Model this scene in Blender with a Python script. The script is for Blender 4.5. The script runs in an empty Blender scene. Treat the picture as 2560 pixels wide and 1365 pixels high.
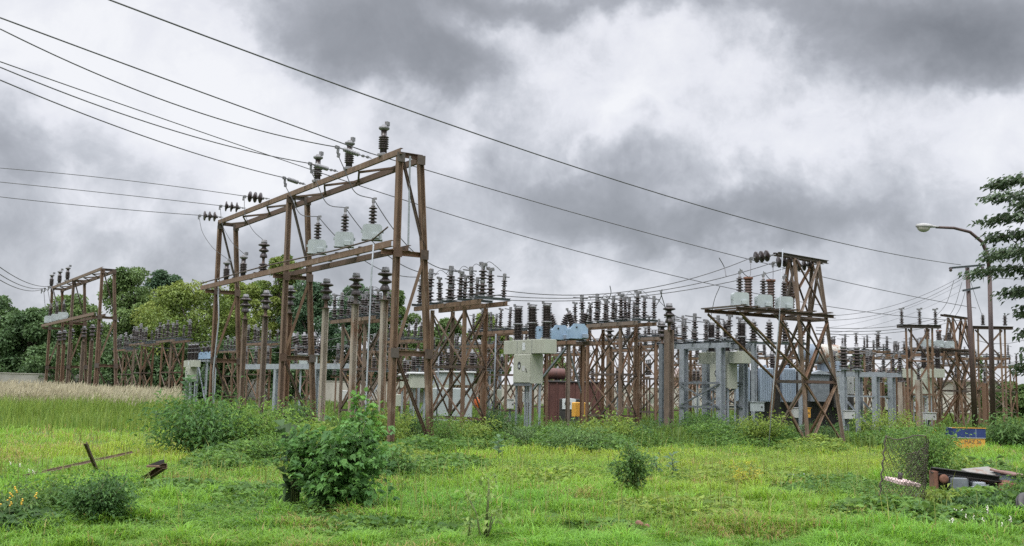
import bpy, math, random
import numpy as np
from mathutils import Vector, Matrix
random.seed(7); rng = np.random.default_rng(11)
R = math.radians
SC = bpy.context.scene
COL = SC.collection
# ------------------------------------------------------------------ camera
FOC, CX, CY = 2600.0, 1280.0, 682.5
CAMP = Vector((0, 0, 1.65))
_p = math.atan(0.1133); _r = 0.02
_f = Vector((0, math.cos(_p), math.sin(_p)))
_r0 = Vector((1, 0, 0)); _u0 = Vector((0, -math.sin(_p), math.cos(_p)))
CR = _r0*math.cos(_r) + _u0*math.sin(_r)
CU = _u0*math.cos(_r) - _r0*math.sin(_r)
cd = bpy.data.cameras.new('camera'); cam = bpy.data.objects.new('camera', cd); COL.objects.link(cam)
cd.sensor_fit = 'HORIZONTAL'; cd.sensor_width = 36; cd.lens = 36*FOC/2560
cd.clip_start = 0.1; cd.clip_end = 6000
M = Matrix((CR, CU, -_f)).transposed().to_4x4(); M.translation = CAMP
cam.matrix_world = M; SC.camera = cam

def ray(px, py): return CR*((px-CX)/FOC) - CU*((py-CY)/FOC) + _f
def P(px, py, Y):
    d = ray(px, py); return CAMP + d*(Y/d.y)
def PZ(px, py, z):
    d = ray(px, py); return CAMP + d*((z-CAMP.z)/d.z)
def G(px, py): return PZ(px, py, 0.0)
def proj(p):
    v = Vector(p)-CAMP; w = v.dot(_f)
    return CX+FOC*v.dot(CR)/w, CY-FOC*v.dot(CU)/w
def gx(px, Y):          # ground point in column px at depth Y
    return Vector(((px-CX)/FOC*Y*1.0, Y, 0))
GA = math.atan2(.5486, .836)            # the switchyard grid
WV = Vector((math.cos(GA), math.sin(GA), 0)); UV = Vector((-math.sin(GA), math.cos(GA), 0))
def on_line(o, d, z, px, lo=-60, hi=90):
    f = lambda t: proj(Vector((o[0]+d[0]*t, o[1]+d[1]*t, z)))[0]-px
    a, b = lo, hi
    while (Vector((o[0]+d[0]*a, o[1]+d[1]*a, z))-CAMP).dot(_f) < 3: a += 1
    fa = f(a)
    for _ in range(60):
        m = (a+b)/2; fm = f(m)
        if (fm > 0) == (fa > 0): a = m
        else: b = m
    return Vector((o[0]+d[0]*a, o[1]+d[1]*a, z))
# ------------------------------------------------------------------ objects
def tag(o, label=None, cat=None, group=None, kind=None):
    if label: o['label'] = label
    if cat: o['category'] = cat
    if group: o['group'] = group
    if kind: o['kind'] = kind
    return o
def thing(name, label, cat, loc=(0, 0, 0), rz=0.0, group=None):
    o = bpy.data.objects.new(name, None); o.empty_display_size = .2; COL.objects.link(o)
    o.location = loc; o.rotation_euler = (0, 0, rz)
    return tag(o, label, cat, group)
class MB:
    def __init__(s): s.v = []; s.f = []; s.sm = []
    def add(s, vs, fs, smooth=False):
        n = len(s.v); s.v += [tuple(v) for v in vs]; s.f += [tuple(i+n for i in f) for f in fs]; s.sm += [smooth]*len(fs); return s
    def box(s, c, size, rot=None):
        hx, hy, hz = size[0]/2, size[1]/2, size[2]/2
        vs = [Vector((x, y, z)) for x in (-hx, hx) for y in (-hy, hy) for z in (-hz, hz)]
        if rot is not None: vs = [rot @ v for v in vs]
        c = Vector(c)
        return s.add([v+c for v in vs], [(0, 1, 3, 2), (4, 6, 7, 5), (0, 4, 5, 1), (2, 3, 7, 6), (0, 2, 6, 4), (1, 5, 7, 3)])
    def bbox(s, c, size, bev=.02):           # box with bevelled vertical and top edges
        hx, hy, hz = size[0]/2, size[1]/2, size[2]/2; b = bev
        ring = [(-hx+b, -hy), (hx-b, -hy), (hx, -hy+b), (hx, hy-b), (hx-b, hy), (-hx+b, hy), (-hx, hy-b), (-hx, -hy+b)]
        vs = []; c = Vector(c)
        for z, k in ((-hz, 1), (hz-b, 1), (hz, 1-b/min(hx, hy))):
            vs += [c+Vector((x*k, y*k, z)) for x, y in ring]
        fs = [tuple(range(7, -1, -1)), tuple(range(16, 24))]
        for l in (0, 8):
            fs += [(l+i, l+(i+1) % 8, l+8+(i+1) % 8, l+8+i) for i in range(8)]
        return s.add(vs, fs)
    def lathe(s, prof, base=(0, 0, 0), axis=(0, 0, 1), seg=12, smooth=True):
        ax = Vector(axis).normalized(); q = ax.to_track_quat('Z', 'Y'); b = Vector(base); vs = []
        for r, z in prof:
            for k in range(seg):
                a = 2*math.pi*k/seg; vs.append(b+q @ Vector((r*math.cos(a), r*math.sin(a), z)))
        fs = []; n = len(prof)
        for i in range(n-1):
            for k in range(seg):
                fs.append((i*seg+k, i*seg+(k+1) % seg, (i+1)*seg+(k+1) % seg, (i+1)*seg+k))
        s.add(vs, fs, smooth); m = len(s.v)-len(vs)
        s.f += [tuple(m+k for k in range(seg-1, -1, -1)), tuple(m+(n-1)*seg+k for k in range(seg))]; s.sm += [False, False]
        return s
    def tube(s, pts, r, seg=6, r1=None):
        pts = [Vector(p) for p in pts]; n = len(pts); vs = []; prev = None
        for i, p in enumerate(pts):
            t = (pts[min(i+1, n-1)]-pts[max(i-1, 0)]).normalized()
            if prev is None: a = t.orthogonal().normalized()
            else:
                a = prev-t*prev.dot(t); a = a.normalized() if a.length > 1e-5 else t.orthogonal().normalized()
            prev = a; b = t.cross(a)
            rr = r if r1 is None else r+(r1-r)*i/(n-1)
            for k in range(seg):
                th = 2*math.pi*k/seg; vs.append(p+a*(rr*math.cos(th))+b*(rr*math.sin(th)))
        fs = [(i*seg+k, i*seg+(k+1) % seg, (i+1)*seg+(k+1) % seg, (i+1)*seg+k) for i in range(n-1) for k in range(seg)]
        s.add(vs, fs, True); m = len(s.v)-len(vs)
        s.f += [tuple(m+k for k in range(seg-1, -1, -1)), tuple(m+(n-1)*seg+k for k in range(seg))]; s.sm += [False, False]
        return s
    def sec(s, p, q, kind='L', a=.08, b=None, t=.012, up=(0, 0, 1), flip=1):
        p, q = Vector(p), Vector(q); d = (q-p).normalized(); u = Vector(up)
        if abs(d.dot(u)) > .97: u = Vector((0, 1, 0)) if abs(d.y) < .9 else Vector((1, 0, 0))
        x = d.cross(u).normalized(); y = x.cross(d).normalized(); b = a if b is None else b
        if kind == 'L': pr = [(0, 0), (a, 0), (a, t), (t, t), (t, b), (0, b)]; off = (a*.3, b*.3)
        elif kind == 'C': pr = [(0, 0), (a, 0), (a, t), (t, t), (t, b-t), (a, b-t), (a, b), (0, b)]; off = (a/2, b/2)
        elif kind == 'I':
            m, h = a/2, t/2
            pr = [(-m, 0), (m, 0), (m, t), (h, t), (h, b-t), (m, b-t), (m, b), (-m, b), (-m, b-t), (-h, b-t), (-h, t), (-m, t)]; off = (0, b/2)
        elif kind == 'O':
            pr = [(a*math.cos(k*math.pi/4)/2, a*math.sin(k*math.pi/4)/2) for k in range(8)]; off = (0, 0)
        else: pr = [(0, 0), (a, 0), (a, b), (0, b)]; off = (a/2, b/2)
        n = len(pr); vs = [e+x*((i-off[0])*flip)+y*(j-off[1]) for e in (p, q) for i, j in pr]
        fs = [(i, (i+1) % n, n+(i+1) % n, n+i) for i in range(n)]
        fs += [tuple(range(n-1, -1, -1)), tuple(range(n, 2*n))]
        if flip < 0: fs = [tuple(reversed(f)) for f in fs]
        return s.add(vs, fs)
    def extrude(s, poly, axis, d0, d1):      # poly of 2-D points, axis: which coordinate is the depth (1 = y)
        def mk(d): return [Vector((x, d, z)) if axis == 1 else (Vector((d, x, z)) if axis == 0 else Vector((x, z, d))) for x, z in poly]
        n = len(poly); vs = mk(d0)+mk(d1)
        fs = [(i, (i+1) % n, n+(i+1) % n, n+i) for i in range(n)]+[tuple(range(n-1, -1, -1)), tuple(range(n, 2*n))]
        return s.add(vs, fs)
    def mesh(s, name, m):
        me = bpy.data.meshes.new(name); me.from_pydata(s.v, [], s.f)
        for x in (m if isinstance(m, (list, tuple)) else [m]): me.materials.append(x)
        if any(s.sm): me.polygons.foreach_set('use_smooth', s.sm)
        me.update(); return me
def obj(name, mb, m=None, parent=None, label=None):
    o = bpy.data.objects.new(name, mb.mesh(name, m) if isinstance(mb, MB) else mb); COL.objects.link(o)
    if parent is not None: o.parent = parent
    if label: o['label'] = label
    return o
def member(name, parent, p, q, kind, a, m, b=None, t=.012, up=(0, 0, 1), flip=1):
    return obj(name, MB().sec(p, q, kind, a, b, t, up, flip), m, parent)
def single(name, mb, m, label, cat, group=None, kind=None, loc=None):
    if loc is not None:
        l = Vector(loc); mb.v = [tuple(Vector(v)-l) for v in mb.v]
    o = obj(name, mb, m)
    if loc is not None: o.location = loc
    return tag(o, label, cat, group, kind)
def dup(root, loc, rz=None, label=None, group=None, scale=None, tilt=None):
    r = root.copy(); COL.objects.link(r); r.location = loc
    if rz is not None: r.rotation_euler = (root.rotation_euler[0], root.rotation_euler[1], rz)
    if tilt is not None: r.rotation_euler = tilt
    if scale is not None: r.scale = (scale,)*3 if not hasattr(scale, '__len__') else scale
    if label: r['label'] = label
    if group: r['group'] = group
    for ch in list(KIDS(root)):
        c = ch.copy(); COL.objects.link(c); c.parent = r
        for g in list(KIDS(ch)):
            d = g.copy(); COL.objects.link(d); d.parent = c
    return r
def KIDS(o): return [x for x in o.children]
ORD = ['first', 'second', 'third', 'fourth', 'fifth', 'sixth', 'seventh', 'eighth', 'ninth', 'tenth', 'eleventh', 'twelfth']
# ------------------------------------------------------------------ materials
def new_mat(name):
    m = bpy.data.materials.new(name); m.use_nodes = True; nt = m.node_tree
    return m, nt, nt.nodes['Principled BSDF']
def N(nt, t, **k):
    n = nt.nodes.new(t)
    for a, v in k.items(): setattr(n, a, v)
    return n
def ramp(nt, stops):
    r = N(nt, 'ShaderNodeValToRGB'); e = r.color_ramp.elements
    while len(e) < len(stops): e.new(.5)
    for x, (p, c) in zip(e, stops): x.position = p; x.color = (*c, 1)
    return r
def surf(name, c1, c2, scale=3.0, rough=.7, metal=0.0, bump=.0, patch=None, pscale=2.0, pthr=.6, stretch=(1, 1, 1), spec=.5, vary=None):
    m, nt, b = new_mat(name); L = nt.links.new
    tc = N(nt, 'ShaderNodeTexCoord'); mp = N(nt, 'ShaderNodeMapping'); mp.inputs['Scale'].default_value = stretch
    oi = N(nt, 'ShaderNodeObjectInfo'); ad = N(nt, 'ShaderNodeVectorMath', operation='ADD')
    sc = N(nt, 'ShaderNodeVectorMath', operation='SCALE'); sc.inputs['Scale'].default_value = 37.0
    cb = N(nt, 'ShaderNodeCombineXYZ')
    for k in range(3): L(oi.outputs['Random'], cb.inputs[k])
    L(cb.outputs[0], sc.inputs[0]); L(tc.outputs['Object'], mp.inputs['Vector']); L(mp.outputs[0], ad.inputs[0]); L(sc.outputs[0], ad.inputs[1])
    n1 = N(nt, 'ShaderNodeTexNoise'); n1.inputs['Scale'].default_value = scale; n1.inputs['Detail'].default_value = 7; n1.inputs['Roughness'].default_value = .65
    L(ad.outputs[0], n1.inputs['Vector'])
    r = ramp(nt, [(.3, c1), (.7, c2)]); L(n1.outputs['Fac'], r.inputs[0]); col = r.outputs[0]
    if patch:
        n2 = N(nt, 'ShaderNodeTexNoise'); n2.inputs['Scale'].default_value = pscale; n2.inputs['Detail'].default_value = 8; n2.inputs['Roughness'].default_value = .7
        L(ad.outputs[0], n2.inputs['Vector'])
        r2 = ramp(nt, [(pthr, (0, 0, 0)), (min(pthr+.12, 1), (1, 1, 1))]); L(n2.outputs['Fac'], r2.inputs[0])
        mx = N(nt, 'ShaderNodeMix', data_type='RGBA'); L(r2.outputs[0], mx.inputs[0]); L(col, mx.inputs[6]); mx.inputs[7].default_value = (*patch, 1); col = mx.outputs[2]
    if vary:                               # some members keep old grey paint, others are redder
        wn = N(nt, 'ShaderNodeTexWhiteNoise', noise_dimensions='1D'); L(oi.outputs['Random'], wn.inputs['W'])
        for src, cc, amt in ((oi.outputs['Random'], vary[0], .5), (wn.outputs['Value'], vary[1], .6)):
            mm = N(nt, 'ShaderNodeMapRange'); L(src, mm.inputs[0]); mm.inputs[1].default_value = .45; mm.inputs[2].default_value = 1.0; mm.inputs[3].default_value = 0; mm.inputs[4].default_value = amt
            mx = N(nt, 'ShaderNodeMix', data_type='RGBA'); L(mm.outputs[0], mx.inputs[0]); L(col, mx.inputs[6]); mx.inputs[7].default_value = (*cc, 1); col = mx.outputs[2]
    L(col, b.inputs['Base Color']); b.inputs['Roughness'].default_value = rough; b.inputs['Metallic'].default_value = metal
    b.inputs['Specular IOR Level'].default_value = spec
    if bump:
        bn = N(nt, 'ShaderNodeBump'); bn.inputs['Strength'].default_value = bump; bn.inputs['Distance'].default_value = .02
        L(n1.outputs['Fac'], bn.inputs['Height']); L(bn.outputs[0], b.inputs['Normal'])
    return m
def leafmat(name, trans=.35, rough=.5, gain=1.0):
    m, nt, b = new_mat(name); L = nt.links.new
    at = N(nt, 'ShaderNodeAttribute'); at.attribute_name = 'tint'
    b.inputs['Roughness'].default_value = rough; b.inputs['Specular IOR Level'].default_value = .3
    L(at.outputs['Color'], b.inputs['Base Color'])
    tr = N(nt, 'ShaderNodeBsdfTranslucent'); hs = N(nt, 'ShaderNodeHueSaturation'); hs.inputs['Hue'].default_value = .485; hs.inputs['Value'].default_value = 1.5*gain
    L(at.outputs['Color'], hs.inputs['Color']); L(hs.outputs[0], tr.inputs['Color'])
    mx = N(nt, 'ShaderNodeMixShader'); mx.inputs[0].default_value = trans
    L(b.outputs[0], mx.inputs[1]); L(tr.outputs[0], mx.inputs[2]); L(mx.outputs[0], nt.nodes['Material Output'].inputs['Surface'])
    return m
MT = {}
MT['rust'] = surf('rust_steel', (.062, .038, .023), (.185, .118, .073), 6, .8, bump=.25, patch=(.27, .22, .175), pscale=3.4, pthr=.57, stretch=(1, 1, .35), vary=((.15, .135, .12), (.16, .078, .04)))
MT['rust_dark'] = surf('dark_rust_steel', (.034, .025, .019), (.095, .064, .045), 6, .8, bump=.25, patch=(.18, .135, .105), pscale=4, pthr=.62, vary=((.10, .095, .088), (.10, .052, .03)))
MT['rust_red'] = surf('red_rust_steel', (.10, .042, .026), (.20, .095, .06), 6, .8, bump=.25, patch=(.07, .04, .03), pscale=4, pthr=.56)
MT['pole'] = surf('weathered_pole_steel', (.20, .165, .13), (.36, .32, .27), 4, .8, bump=.2, patch=(.18, .095, .055), pscale=1.6, pthr=.5, stretch=(1, 1, .3))
MT['galv'] = surf('galvanised_steel', (.21, .235, .26), (.33, .36, .39), 6, .55, .25, bump=.08, patch=(.17, .15, .13), pscale=3, pthr=.66)
MT['galv_dark'] = surf('dark_galvanised_steel', (.10, .115, .13), (.19, .21, .23), 6, .6, .2, bump=.1, patch=(.15, .10, .07), pscale=3, pthr=.62)
MT['porc'] = surf('brown_porcelain', (.022, .016, .015), (.055, .042, .040), 9, .32, bump=.0, patch=(.11, .09, .08), pscale=5, pthr=.62)
MT['porc_red'] = surf('reddish_porcelain', (.058, .036, .031), (.105, .066, .056), 9, .4, patch=(.05, .03, .025), pscale=5, pthr=.6)
MT['cap'] = surf('insulator_cap_metal', (.12, .12, .125), (.26, .26, .27), 12, .6, .3, patch=(.13, .075, .045), pscale=8, pthr=.58)
MT['strain'] = surf('grey_glaze', (.13, .13, .14), (.24, .24, .25), 10, .5)
MT['tank'] = surf('pale_blue_grey_paint', (.28, .315, .325), (.36, .40, .405), 3, .5, bump=.05, patch=(.27, .27, .23), pscale=4, pthr=.66, stretch=(1, 1, .4))
MT['blue'] = surf('light_blue_paint', (.19, .29, .40), (.27, .37, .48), 3, .5, patch=(.17, .22, .28), pscale=3, pthr=.66, stretch=(1, 1, .4))
MT['beige'] = surf('beige_grey_paint', (.30, .315, .26), (.37, .385, .325), 2.2, .5, patch=(.29, .27, .21), pscale=2.5, pthr=.64, stretch=(1, 1, .25))
MT['white'] = surf('pale_grey_paint', (.36, .37, .365), (.44, .45, .445), 2.5, .5, patch=(.35, .33, .29), pscale=3, pthr=.64, stretch=(1, 1, .3))
MT['radi'] = surf('slate_blue_paint', (.17, .22, .28), (.26, .31, .37), 3, .5, patch=(.13, .13, .14), pscale=3, pthr=.62, stretch=(1, 1, .3))
MT['black'] = surf('black_oily_steel', (.012, .012, .013), (.04, .036, .034), 3, .55, patch=(.07, .045, .03), pscale=3, pthr=.64)
MT['redtank'] = surf('maroon_tank_paint', (.075, .03, .026), (.13, .055, .045), 3, .65, patch=(.035, .022, .02), pscale=2, pthr=.56, stretch=(1, 1, .3))
MT['consv'] = surf('peeling_cream_paint', (.33, .33, .29), (.43, .43, .39), 3, .6, bump=.1, patch=(.20, .085, .035), pscale=3.2, pthr=.48)
MT['yell'] = surf('rusty_yellow_paint', (.50, .24, .03), (.60, .34, .05), 4, .65, patch=(.24, .10, .04), pscale=7, pthr=.57)
MT['yell2'] = surf('mustard_paint', (.48, .24, .035), (.58, .31, .05), 4, .6, patch=(.35, .20, .06), pscale=5, pthr=.62)
MT['navy'] = surf('navy_blue_paint', (.012, .025, .105), (.022, .04, .16), 3, .45, patch=(.05, .07, .16), pscale=5, pthr=.66)
MT['lgreen'] = surf('pale_green_paint', (.34, .42, .27), (.42, .50, .34), 4, .6, patch=(.3, .2, .1), pscale=6, pthr=.62)
MT['orange'] = surf('orange_plastic', (.60, .13, .03), (.70, .18, .05), 4, .5)
MT['wire'] = surf('conductor_wire', (.075, .075, .08), (.13, .13, .135), 10, .6, .3)
MT['pipe'] = surf('grey_conduit', (.22, .245, .265), (.31, .335, .355), 5, .5, .2, patch=(.25, .24, .22), pscale=6, pthr=.62)
MT['conc'] = surf('stained_concrete', (.30, .28, .245), (.45, .425, .38), 1.2, .9, bump=.2, patch=(.18, .165, .145), pscale=.6, pthr=.56, stretch=(1, 1, .3))
MT['slab'] = surf('pinkish_concrete', (.42, .31, .29), (.56, .44, .42), 7, .9, bump=.3, patch=(.30, .22, .2), pscale=5, pthr=.6)
MT['ochre'] = surf('ochre_wall_paint', (.48, .29, .11), (.58, .37, .15), 1.0, .85, patch=(.40, .24, .10), pscale=.8, pthr=.58)
MT['roof'] = surf('dull_roof', (.16, .13, .12), (.26, .20, .18), 2, .85)
MT['brick'] = surf('pale_red_wall', (.33, .19, .15), (.43, .27, .21), 1.2, .85)
MT['glassd'] = surf('dark_window', (.015, .017, .02), (.03, .034, .04), 2, .15)
MT['paper'] = surf('pale_label_plate', (.46, .49, .51), (.55, .58, .59), 4, .5)
MT['timber'] = surf('weathered_timber', (.07, .045, .03), (.22, .14, .085), 8, .85, bump=.4, patch=(.32, .23, .16), pscale=6, pthr=.6, stretch=(1, 1, 1))
MT['bark'] = surf('bark', (.07, .055, .042), (.16, .125, .10), 6, .9, bump=.5)
MT['stem'] = surf('green_stem', (.07, .10, .03), (.13, .15, .05), 8, .7)
MT['lamp'] = surf('lamp_housing', (.26, .26, .25), (.34, .34, .33), 5, .5)
MT['lampglass'] = surf('lamp_diffuser', (.36, .35, .31), (.46, .44, .40), 5, .3)
MT['maroon'] = surf('maroon_pole_paint', (.04, .026, .024), (.085, .05, .042), 5, .6, patch=(.16, .10, .08), pscale=4, pthr=.62, stretch=(1, 1, .3))
MT['mesh'] = surf('rusted_wire_mesh', (.045, .038, .03), (.10, .08, .06), 8, .8)
MT['leaf'] = leafmat('leaf', .34, .6)
MT['tleaf'] = leafmat('tree_leaf', .25, .55)
MT['grass'] = leafmat('grass_blade', .40, .55)
MT['plume'] = leafmat('seed_plume', .40, .8)
# ------------------------------------------------------------------ sky and light
SUN_EL, SUN_AZ = R(58), R(205)      # azimuth clockwise from +y
def build_world():
    w = bpy.data.worlds.new('World'); SC.world = w; w.use_nodes = True; nt = w.node_tree; L = nt.links.new
    for n in list(nt.nodes): nt.nodes.remove(n)
    out = N(nt, 'ShaderNodeOutputWorld'); bg = N(nt, 'ShaderNodeBackground'); bg.inputs[1].default_value = .1
    sky = N(nt, 'ShaderNodeTexSky'); sky.sky_type = 'NISHITA'; sky.sun_disc = False; sky.sun_elevation = SUN_EL; sky.sun_rotation = SUN_AZ
    tc = N(nt, 'ShaderNodeTexCoord'); V = tc.outputs['Generated']
    def math_(op, a, b=None, c=None, clamp=False):
        n = N(nt, 'ShaderNodeMath', operation=op); n.use_clamp = clamp
        for i, x in enumerate((a, b, c)):
            if x is None: continue
            if isinstance(x, (int, float)): n.inputs[i].default_value = x
            else: L(x, n.inputs[i])
        return n.outputs[0]
    def noise(vec, s, d=8, rgh=.6, dist=0.0):
        n = N(nt, 'ShaderNodeTexNoise'); n.inputs['Scale'].default_value = s; n.inputs['Detail'].default_value = d; n.inputs['Roughness'].default_value = rgh
        n.inputs['Distortion'].default_value = dist; L(vec, n.inputs['Vector']); return n
    # cloud coordinates: direction squashed towards the horizon
    st = N(nt, 'ShaderNodeVectorMath', operation='MULTIPLY'); L(V, st.inputs[0]); st.inputs[1].default_value = (1, 1, 1.7)
    nw = noise(st.outputs[0], 5.0, 2, .55)
    wsub = N(nt, 'ShaderNodeVectorMath', operation='SUBTRACT'); L(nw.outputs['Color'], wsub.inputs[0]); wsub.inputs[1].default_value = (.5, .5, .5)
    wsc = N(nt, 'ShaderNodeVectorMath', operation='SCALE'); L(wsub.outputs[0], wsc.inputs[0]); wsc.inputs['Scale'].default_value = .09
    wad = N(nt, 'ShaderNodeVectorMath', operation='ADD'); L(V, wad.inputs[0]); L(wsc.outputs[0], wad.inputs[1])
    nf = noise(V, 18.0, 4, .6)
    fsub = N(nt, 'ShaderNodeVectorMath', operation='SUBTRACT'); L(nf.outputs['Color'], fsub.inputs[0]); fsub.inputs[1].default_value = (.5, .5, .5)
    fsc = N(nt, 'ShaderNodeVectorMath', operation='SCALE'); L(fsub.outputs[0], fsc.inputs[0]); fsc.inputs['Scale'].default_value = .075
    wad2 = N(nt, 'ShaderNodeVectorMath', operation='ADD'); L(wad.outputs[0], wad2.inputs[0]); L(fsc.outputs[0], wad2.inputs[1])
    nrm = N(nt, 'ShaderNodeVectorMath', operation='NORMALIZE'); L(wad2.outputs[0], nrm.inputs[0])
    sp = N(nt, 'ShaderNodeSeparateXYZ'); L(nrm.outputs[0], sp.inputs[0])
    az = math_('ARCTAN2', sp.outputs[0], sp.outputs[1]); el = math_('ARCSINE', sp.outputs[2])
    def azel(px, py):
        d = ray(px, py).normalized(); return math.atan2(d.x, d.y), math.asin(d.z)
    total = None
    # cloud banks: direction, angular half-sizes (in picture units / focal length), weight (+ thick and dark, - thin and bright)
    banks = [(760, 40, 190, 110, .36), (1050, 70, 160, 120, .46), (1130, 165, 120, 75, .36), (900, 130, 200, 60, .25),
             (2350, 40, 420, 105, .75), (2470, 140, 200, 80, .6), (1650, -15, 420, 50, .26), (1330, -20, 300, 50, .25),
             (1430, 475, 200, 75, .21), (1680, 550, 280, 75, .24), (1930, 585, 240, 50, .28), (1320, 440, 110, 60, .2), (1620, 420, 90, 45, .22), (1500, 560, 500, 60, .12), (1900, 480, 130, 50, .12),
             (1240, 330, 90, 120, .16), (20, 380, 200, 110, .34), (330, 620, 520, 90, .16), (1280, 740, 1600, 170, .13), (2200, 480, 500, 120, .08), (2300, 600, 300, 120, .08), (1050, 580, 200, 120, .08),
             (1440, 210, 90, 55, -.12), (1470, 330, 110, 60, -.12), (1300, 190, 130, 90, -.14), (1750, 140, 380, 90, -.18), (250, 170, 300, 130, -.13),
             (500, 360, 260, 120, -.12), (580, 130, 110, 110, -.12), (2150, 330, 330, 120, -.08), (1820, 480, 60, 50, -.22), (250, 530, 200, 60, -.08)]
    for px, py, rx, ry, wt in banks:
        a0, e0 = azel(px, py)
        dx = math_('MULTIPLY', math_('SUBTRACT', az, a0), FOC/rx*1.0); dy = math_('MULTIPLY', math_('SUBTRACT', el, e0), FOC/ry*1.0)
        d2 = math_('ADD', math_('MULTIPLY', dx, dx), math_('MULTIPLY', dy, dy))
        g = math_('MULTIPLY', math_('EXPONENT', math_('MULTIPLY', d2, -.75)), wt)
        total = g if total is None else math_('ADD', total, g)
    # cumulus heads with crisp lit rims
    fsc2 = N(nt, 'ShaderNodeVectorMath', operation='SCALE'); L(fsub.outputs[0], fsc2.inputs[0]); fsc2.inputs['Scale'].default_value = .052
    pd = N(nt, 'ShaderNodeVectorMath', operation='ADD'); L(V, pd.inputs[0]); L(fsc2.outputs[0], pd.inputs[1])
    dmin = None
    for px, py, r_ in ((1590, 318, 88), (1660, 385, 95), (1515, 378, 62), (1560, 350, 60), (1625, 295, 40), (1830, 505, 50), (1770, 470, 60), (1720, 440, 64), (1555, 280, 34)):
        c_ = ray(px, py).normalized(); ds = N(nt, 'ShaderNodeVectorMath', operation='DISTANCE'); L(pd.outputs[0], ds.inputs[0]); ds.inputs[1].default_value = tuple(c_)
        q_ = math_('MULTIPLY', ds.outputs['Value'], FOC/r_/1.05); dmin = q_ if dmin is None else math_('SMOOTH_MIN', dmin, q_, .18)
    rim = N(nt, 'ShaderNodeValToRGB'); e_ = rim.color_ramp.elements
    e_.new(.5); e_.new(.6)
    for x_, (p_, v_) in zip(e_, ((0, .62), (.52, .54), (.80, .41), (1.0, .5))): x_.position = p_; x_.color = (v_, v_, v_, 1)
    hm = N(nt, 'ShaderNodeMapRange'); hm.interpolation_type = 'SMOOTHSTEP'; L(el, hm.inputs[0]); hm.inputs[1].default_value = azel(1600, 500)[1]; hm.inputs[2].default_value = azel(1600, 320)[1]
    hn = N(nt, 'ShaderNodeMapRange'); L(nw.outputs['Fac'], hn.inputs[0]); hn.inputs[1].default_value = .36; hn.inputs[2].default_value = .58; hn.inputs[3].default_value = .35
    headm = math_('MULTIPLY', hm.outputs[0], hn.outputs[0])
    L(math_('MULTIPLY', dmin, .8), rim.inputs[0]); total = math_('ADD', total, math_('MULTIPLY', math_('SUBTRACT', rim.outputs[0], .5), headm))
    n1 = noise(st.outputs[0], 3.2, 4, .58); n2 = noise(wad.outputs[0], 9.0, 8, .66)
    base = math_('ADD', math_('MULTIPLY', math_('SUBTRACT', n1.outputs['Fac'], .5), .42), math_('MULTIPLY', math_('SUBTRACT', n2.outputs['Fac'], .5), .74))
    rg = N(nt, 'ShaderNodeTexNoise'); rg.noise_type = 'RIDGED_MULTIFRACTAL'; rg.inputs['Scale'].default_value = 7; rg.inputs['Detail'].default_value = 4
    rg.inputs['Roughness'].default_value = .5; rg.inputs['Offset'].default_value = .9; rg.inputs['Gain'].default_value = 1.6; L(wad2.outputs[0], rg.inputs['Vector'])
    bil = math_('MULTIPLY', math_('SUBTRACT', math_('MINIMUM', rg.outputs['Fac'], 1.6), .7), -BIL)
    dens = math_('ADD', math_('ADD', math_('ADD', total, base), bil), OFFS)
    cr = ramp(nt, [(0, (6.7, 6.76, 7.0)), (.20, (5.9, 5.98, 6.4)), (.38, (4.2, 4.34, 4.72)), (.53, (3.15, 3.27, 3.6)), (.70, (2.3, 2.4, 2.64)), (1, (1.3, 1.37, 1.52))])
    L(math_('MINIMUM', dens, math_('ADD', math_('MULTIPLY', dens, .55), .27)), cr.inputs[0])
    # an overcast sky grows brighter overhead
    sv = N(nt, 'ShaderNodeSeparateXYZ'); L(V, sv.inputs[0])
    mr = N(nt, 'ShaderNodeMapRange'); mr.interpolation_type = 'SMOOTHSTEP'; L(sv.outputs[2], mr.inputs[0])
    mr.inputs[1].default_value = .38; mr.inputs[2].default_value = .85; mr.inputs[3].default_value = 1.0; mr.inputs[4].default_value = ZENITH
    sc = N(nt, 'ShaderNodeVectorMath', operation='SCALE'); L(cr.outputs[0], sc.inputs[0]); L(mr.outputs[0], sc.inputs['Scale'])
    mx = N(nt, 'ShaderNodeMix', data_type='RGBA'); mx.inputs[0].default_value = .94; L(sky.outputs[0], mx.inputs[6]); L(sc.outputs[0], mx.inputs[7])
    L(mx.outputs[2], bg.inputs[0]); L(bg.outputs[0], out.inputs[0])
    sl = bpy.data.lights.new('sun', 'SUN'); sl.energy = SUN_E; sl.angle = R(14); sl.color = (1, .96, .9)
    so = bpy.data.objects.new('sun', sl); COL.objects.link(so)
    d = Vector((math.sin(SUN_AZ)*math.cos(SUN_EL), math.cos(SUN_AZ)*math.cos(SUN_EL), math.sin(SUN_EL)))
    so.rotation_euler = d.to_track_quat('Z', 'Y').to_euler(); so.location = d*60
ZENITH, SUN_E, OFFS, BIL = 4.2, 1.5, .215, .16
build_world()
SC.view_settings.view_transform = 'Standard'; SC.view_settings.look = 'None'; SC.view_settings.gamma = 1; SC.view_settings.exposure = 0.48
SC.render.engine = 'CYCLES'; SC.cycles.max_bounces = 6; SC.cycles.diffuse_bounces = 3; SC.cycles.transparent_max_bounces = 8
try: SC.cycles.use_denoising = False
except Exception: pass
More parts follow.
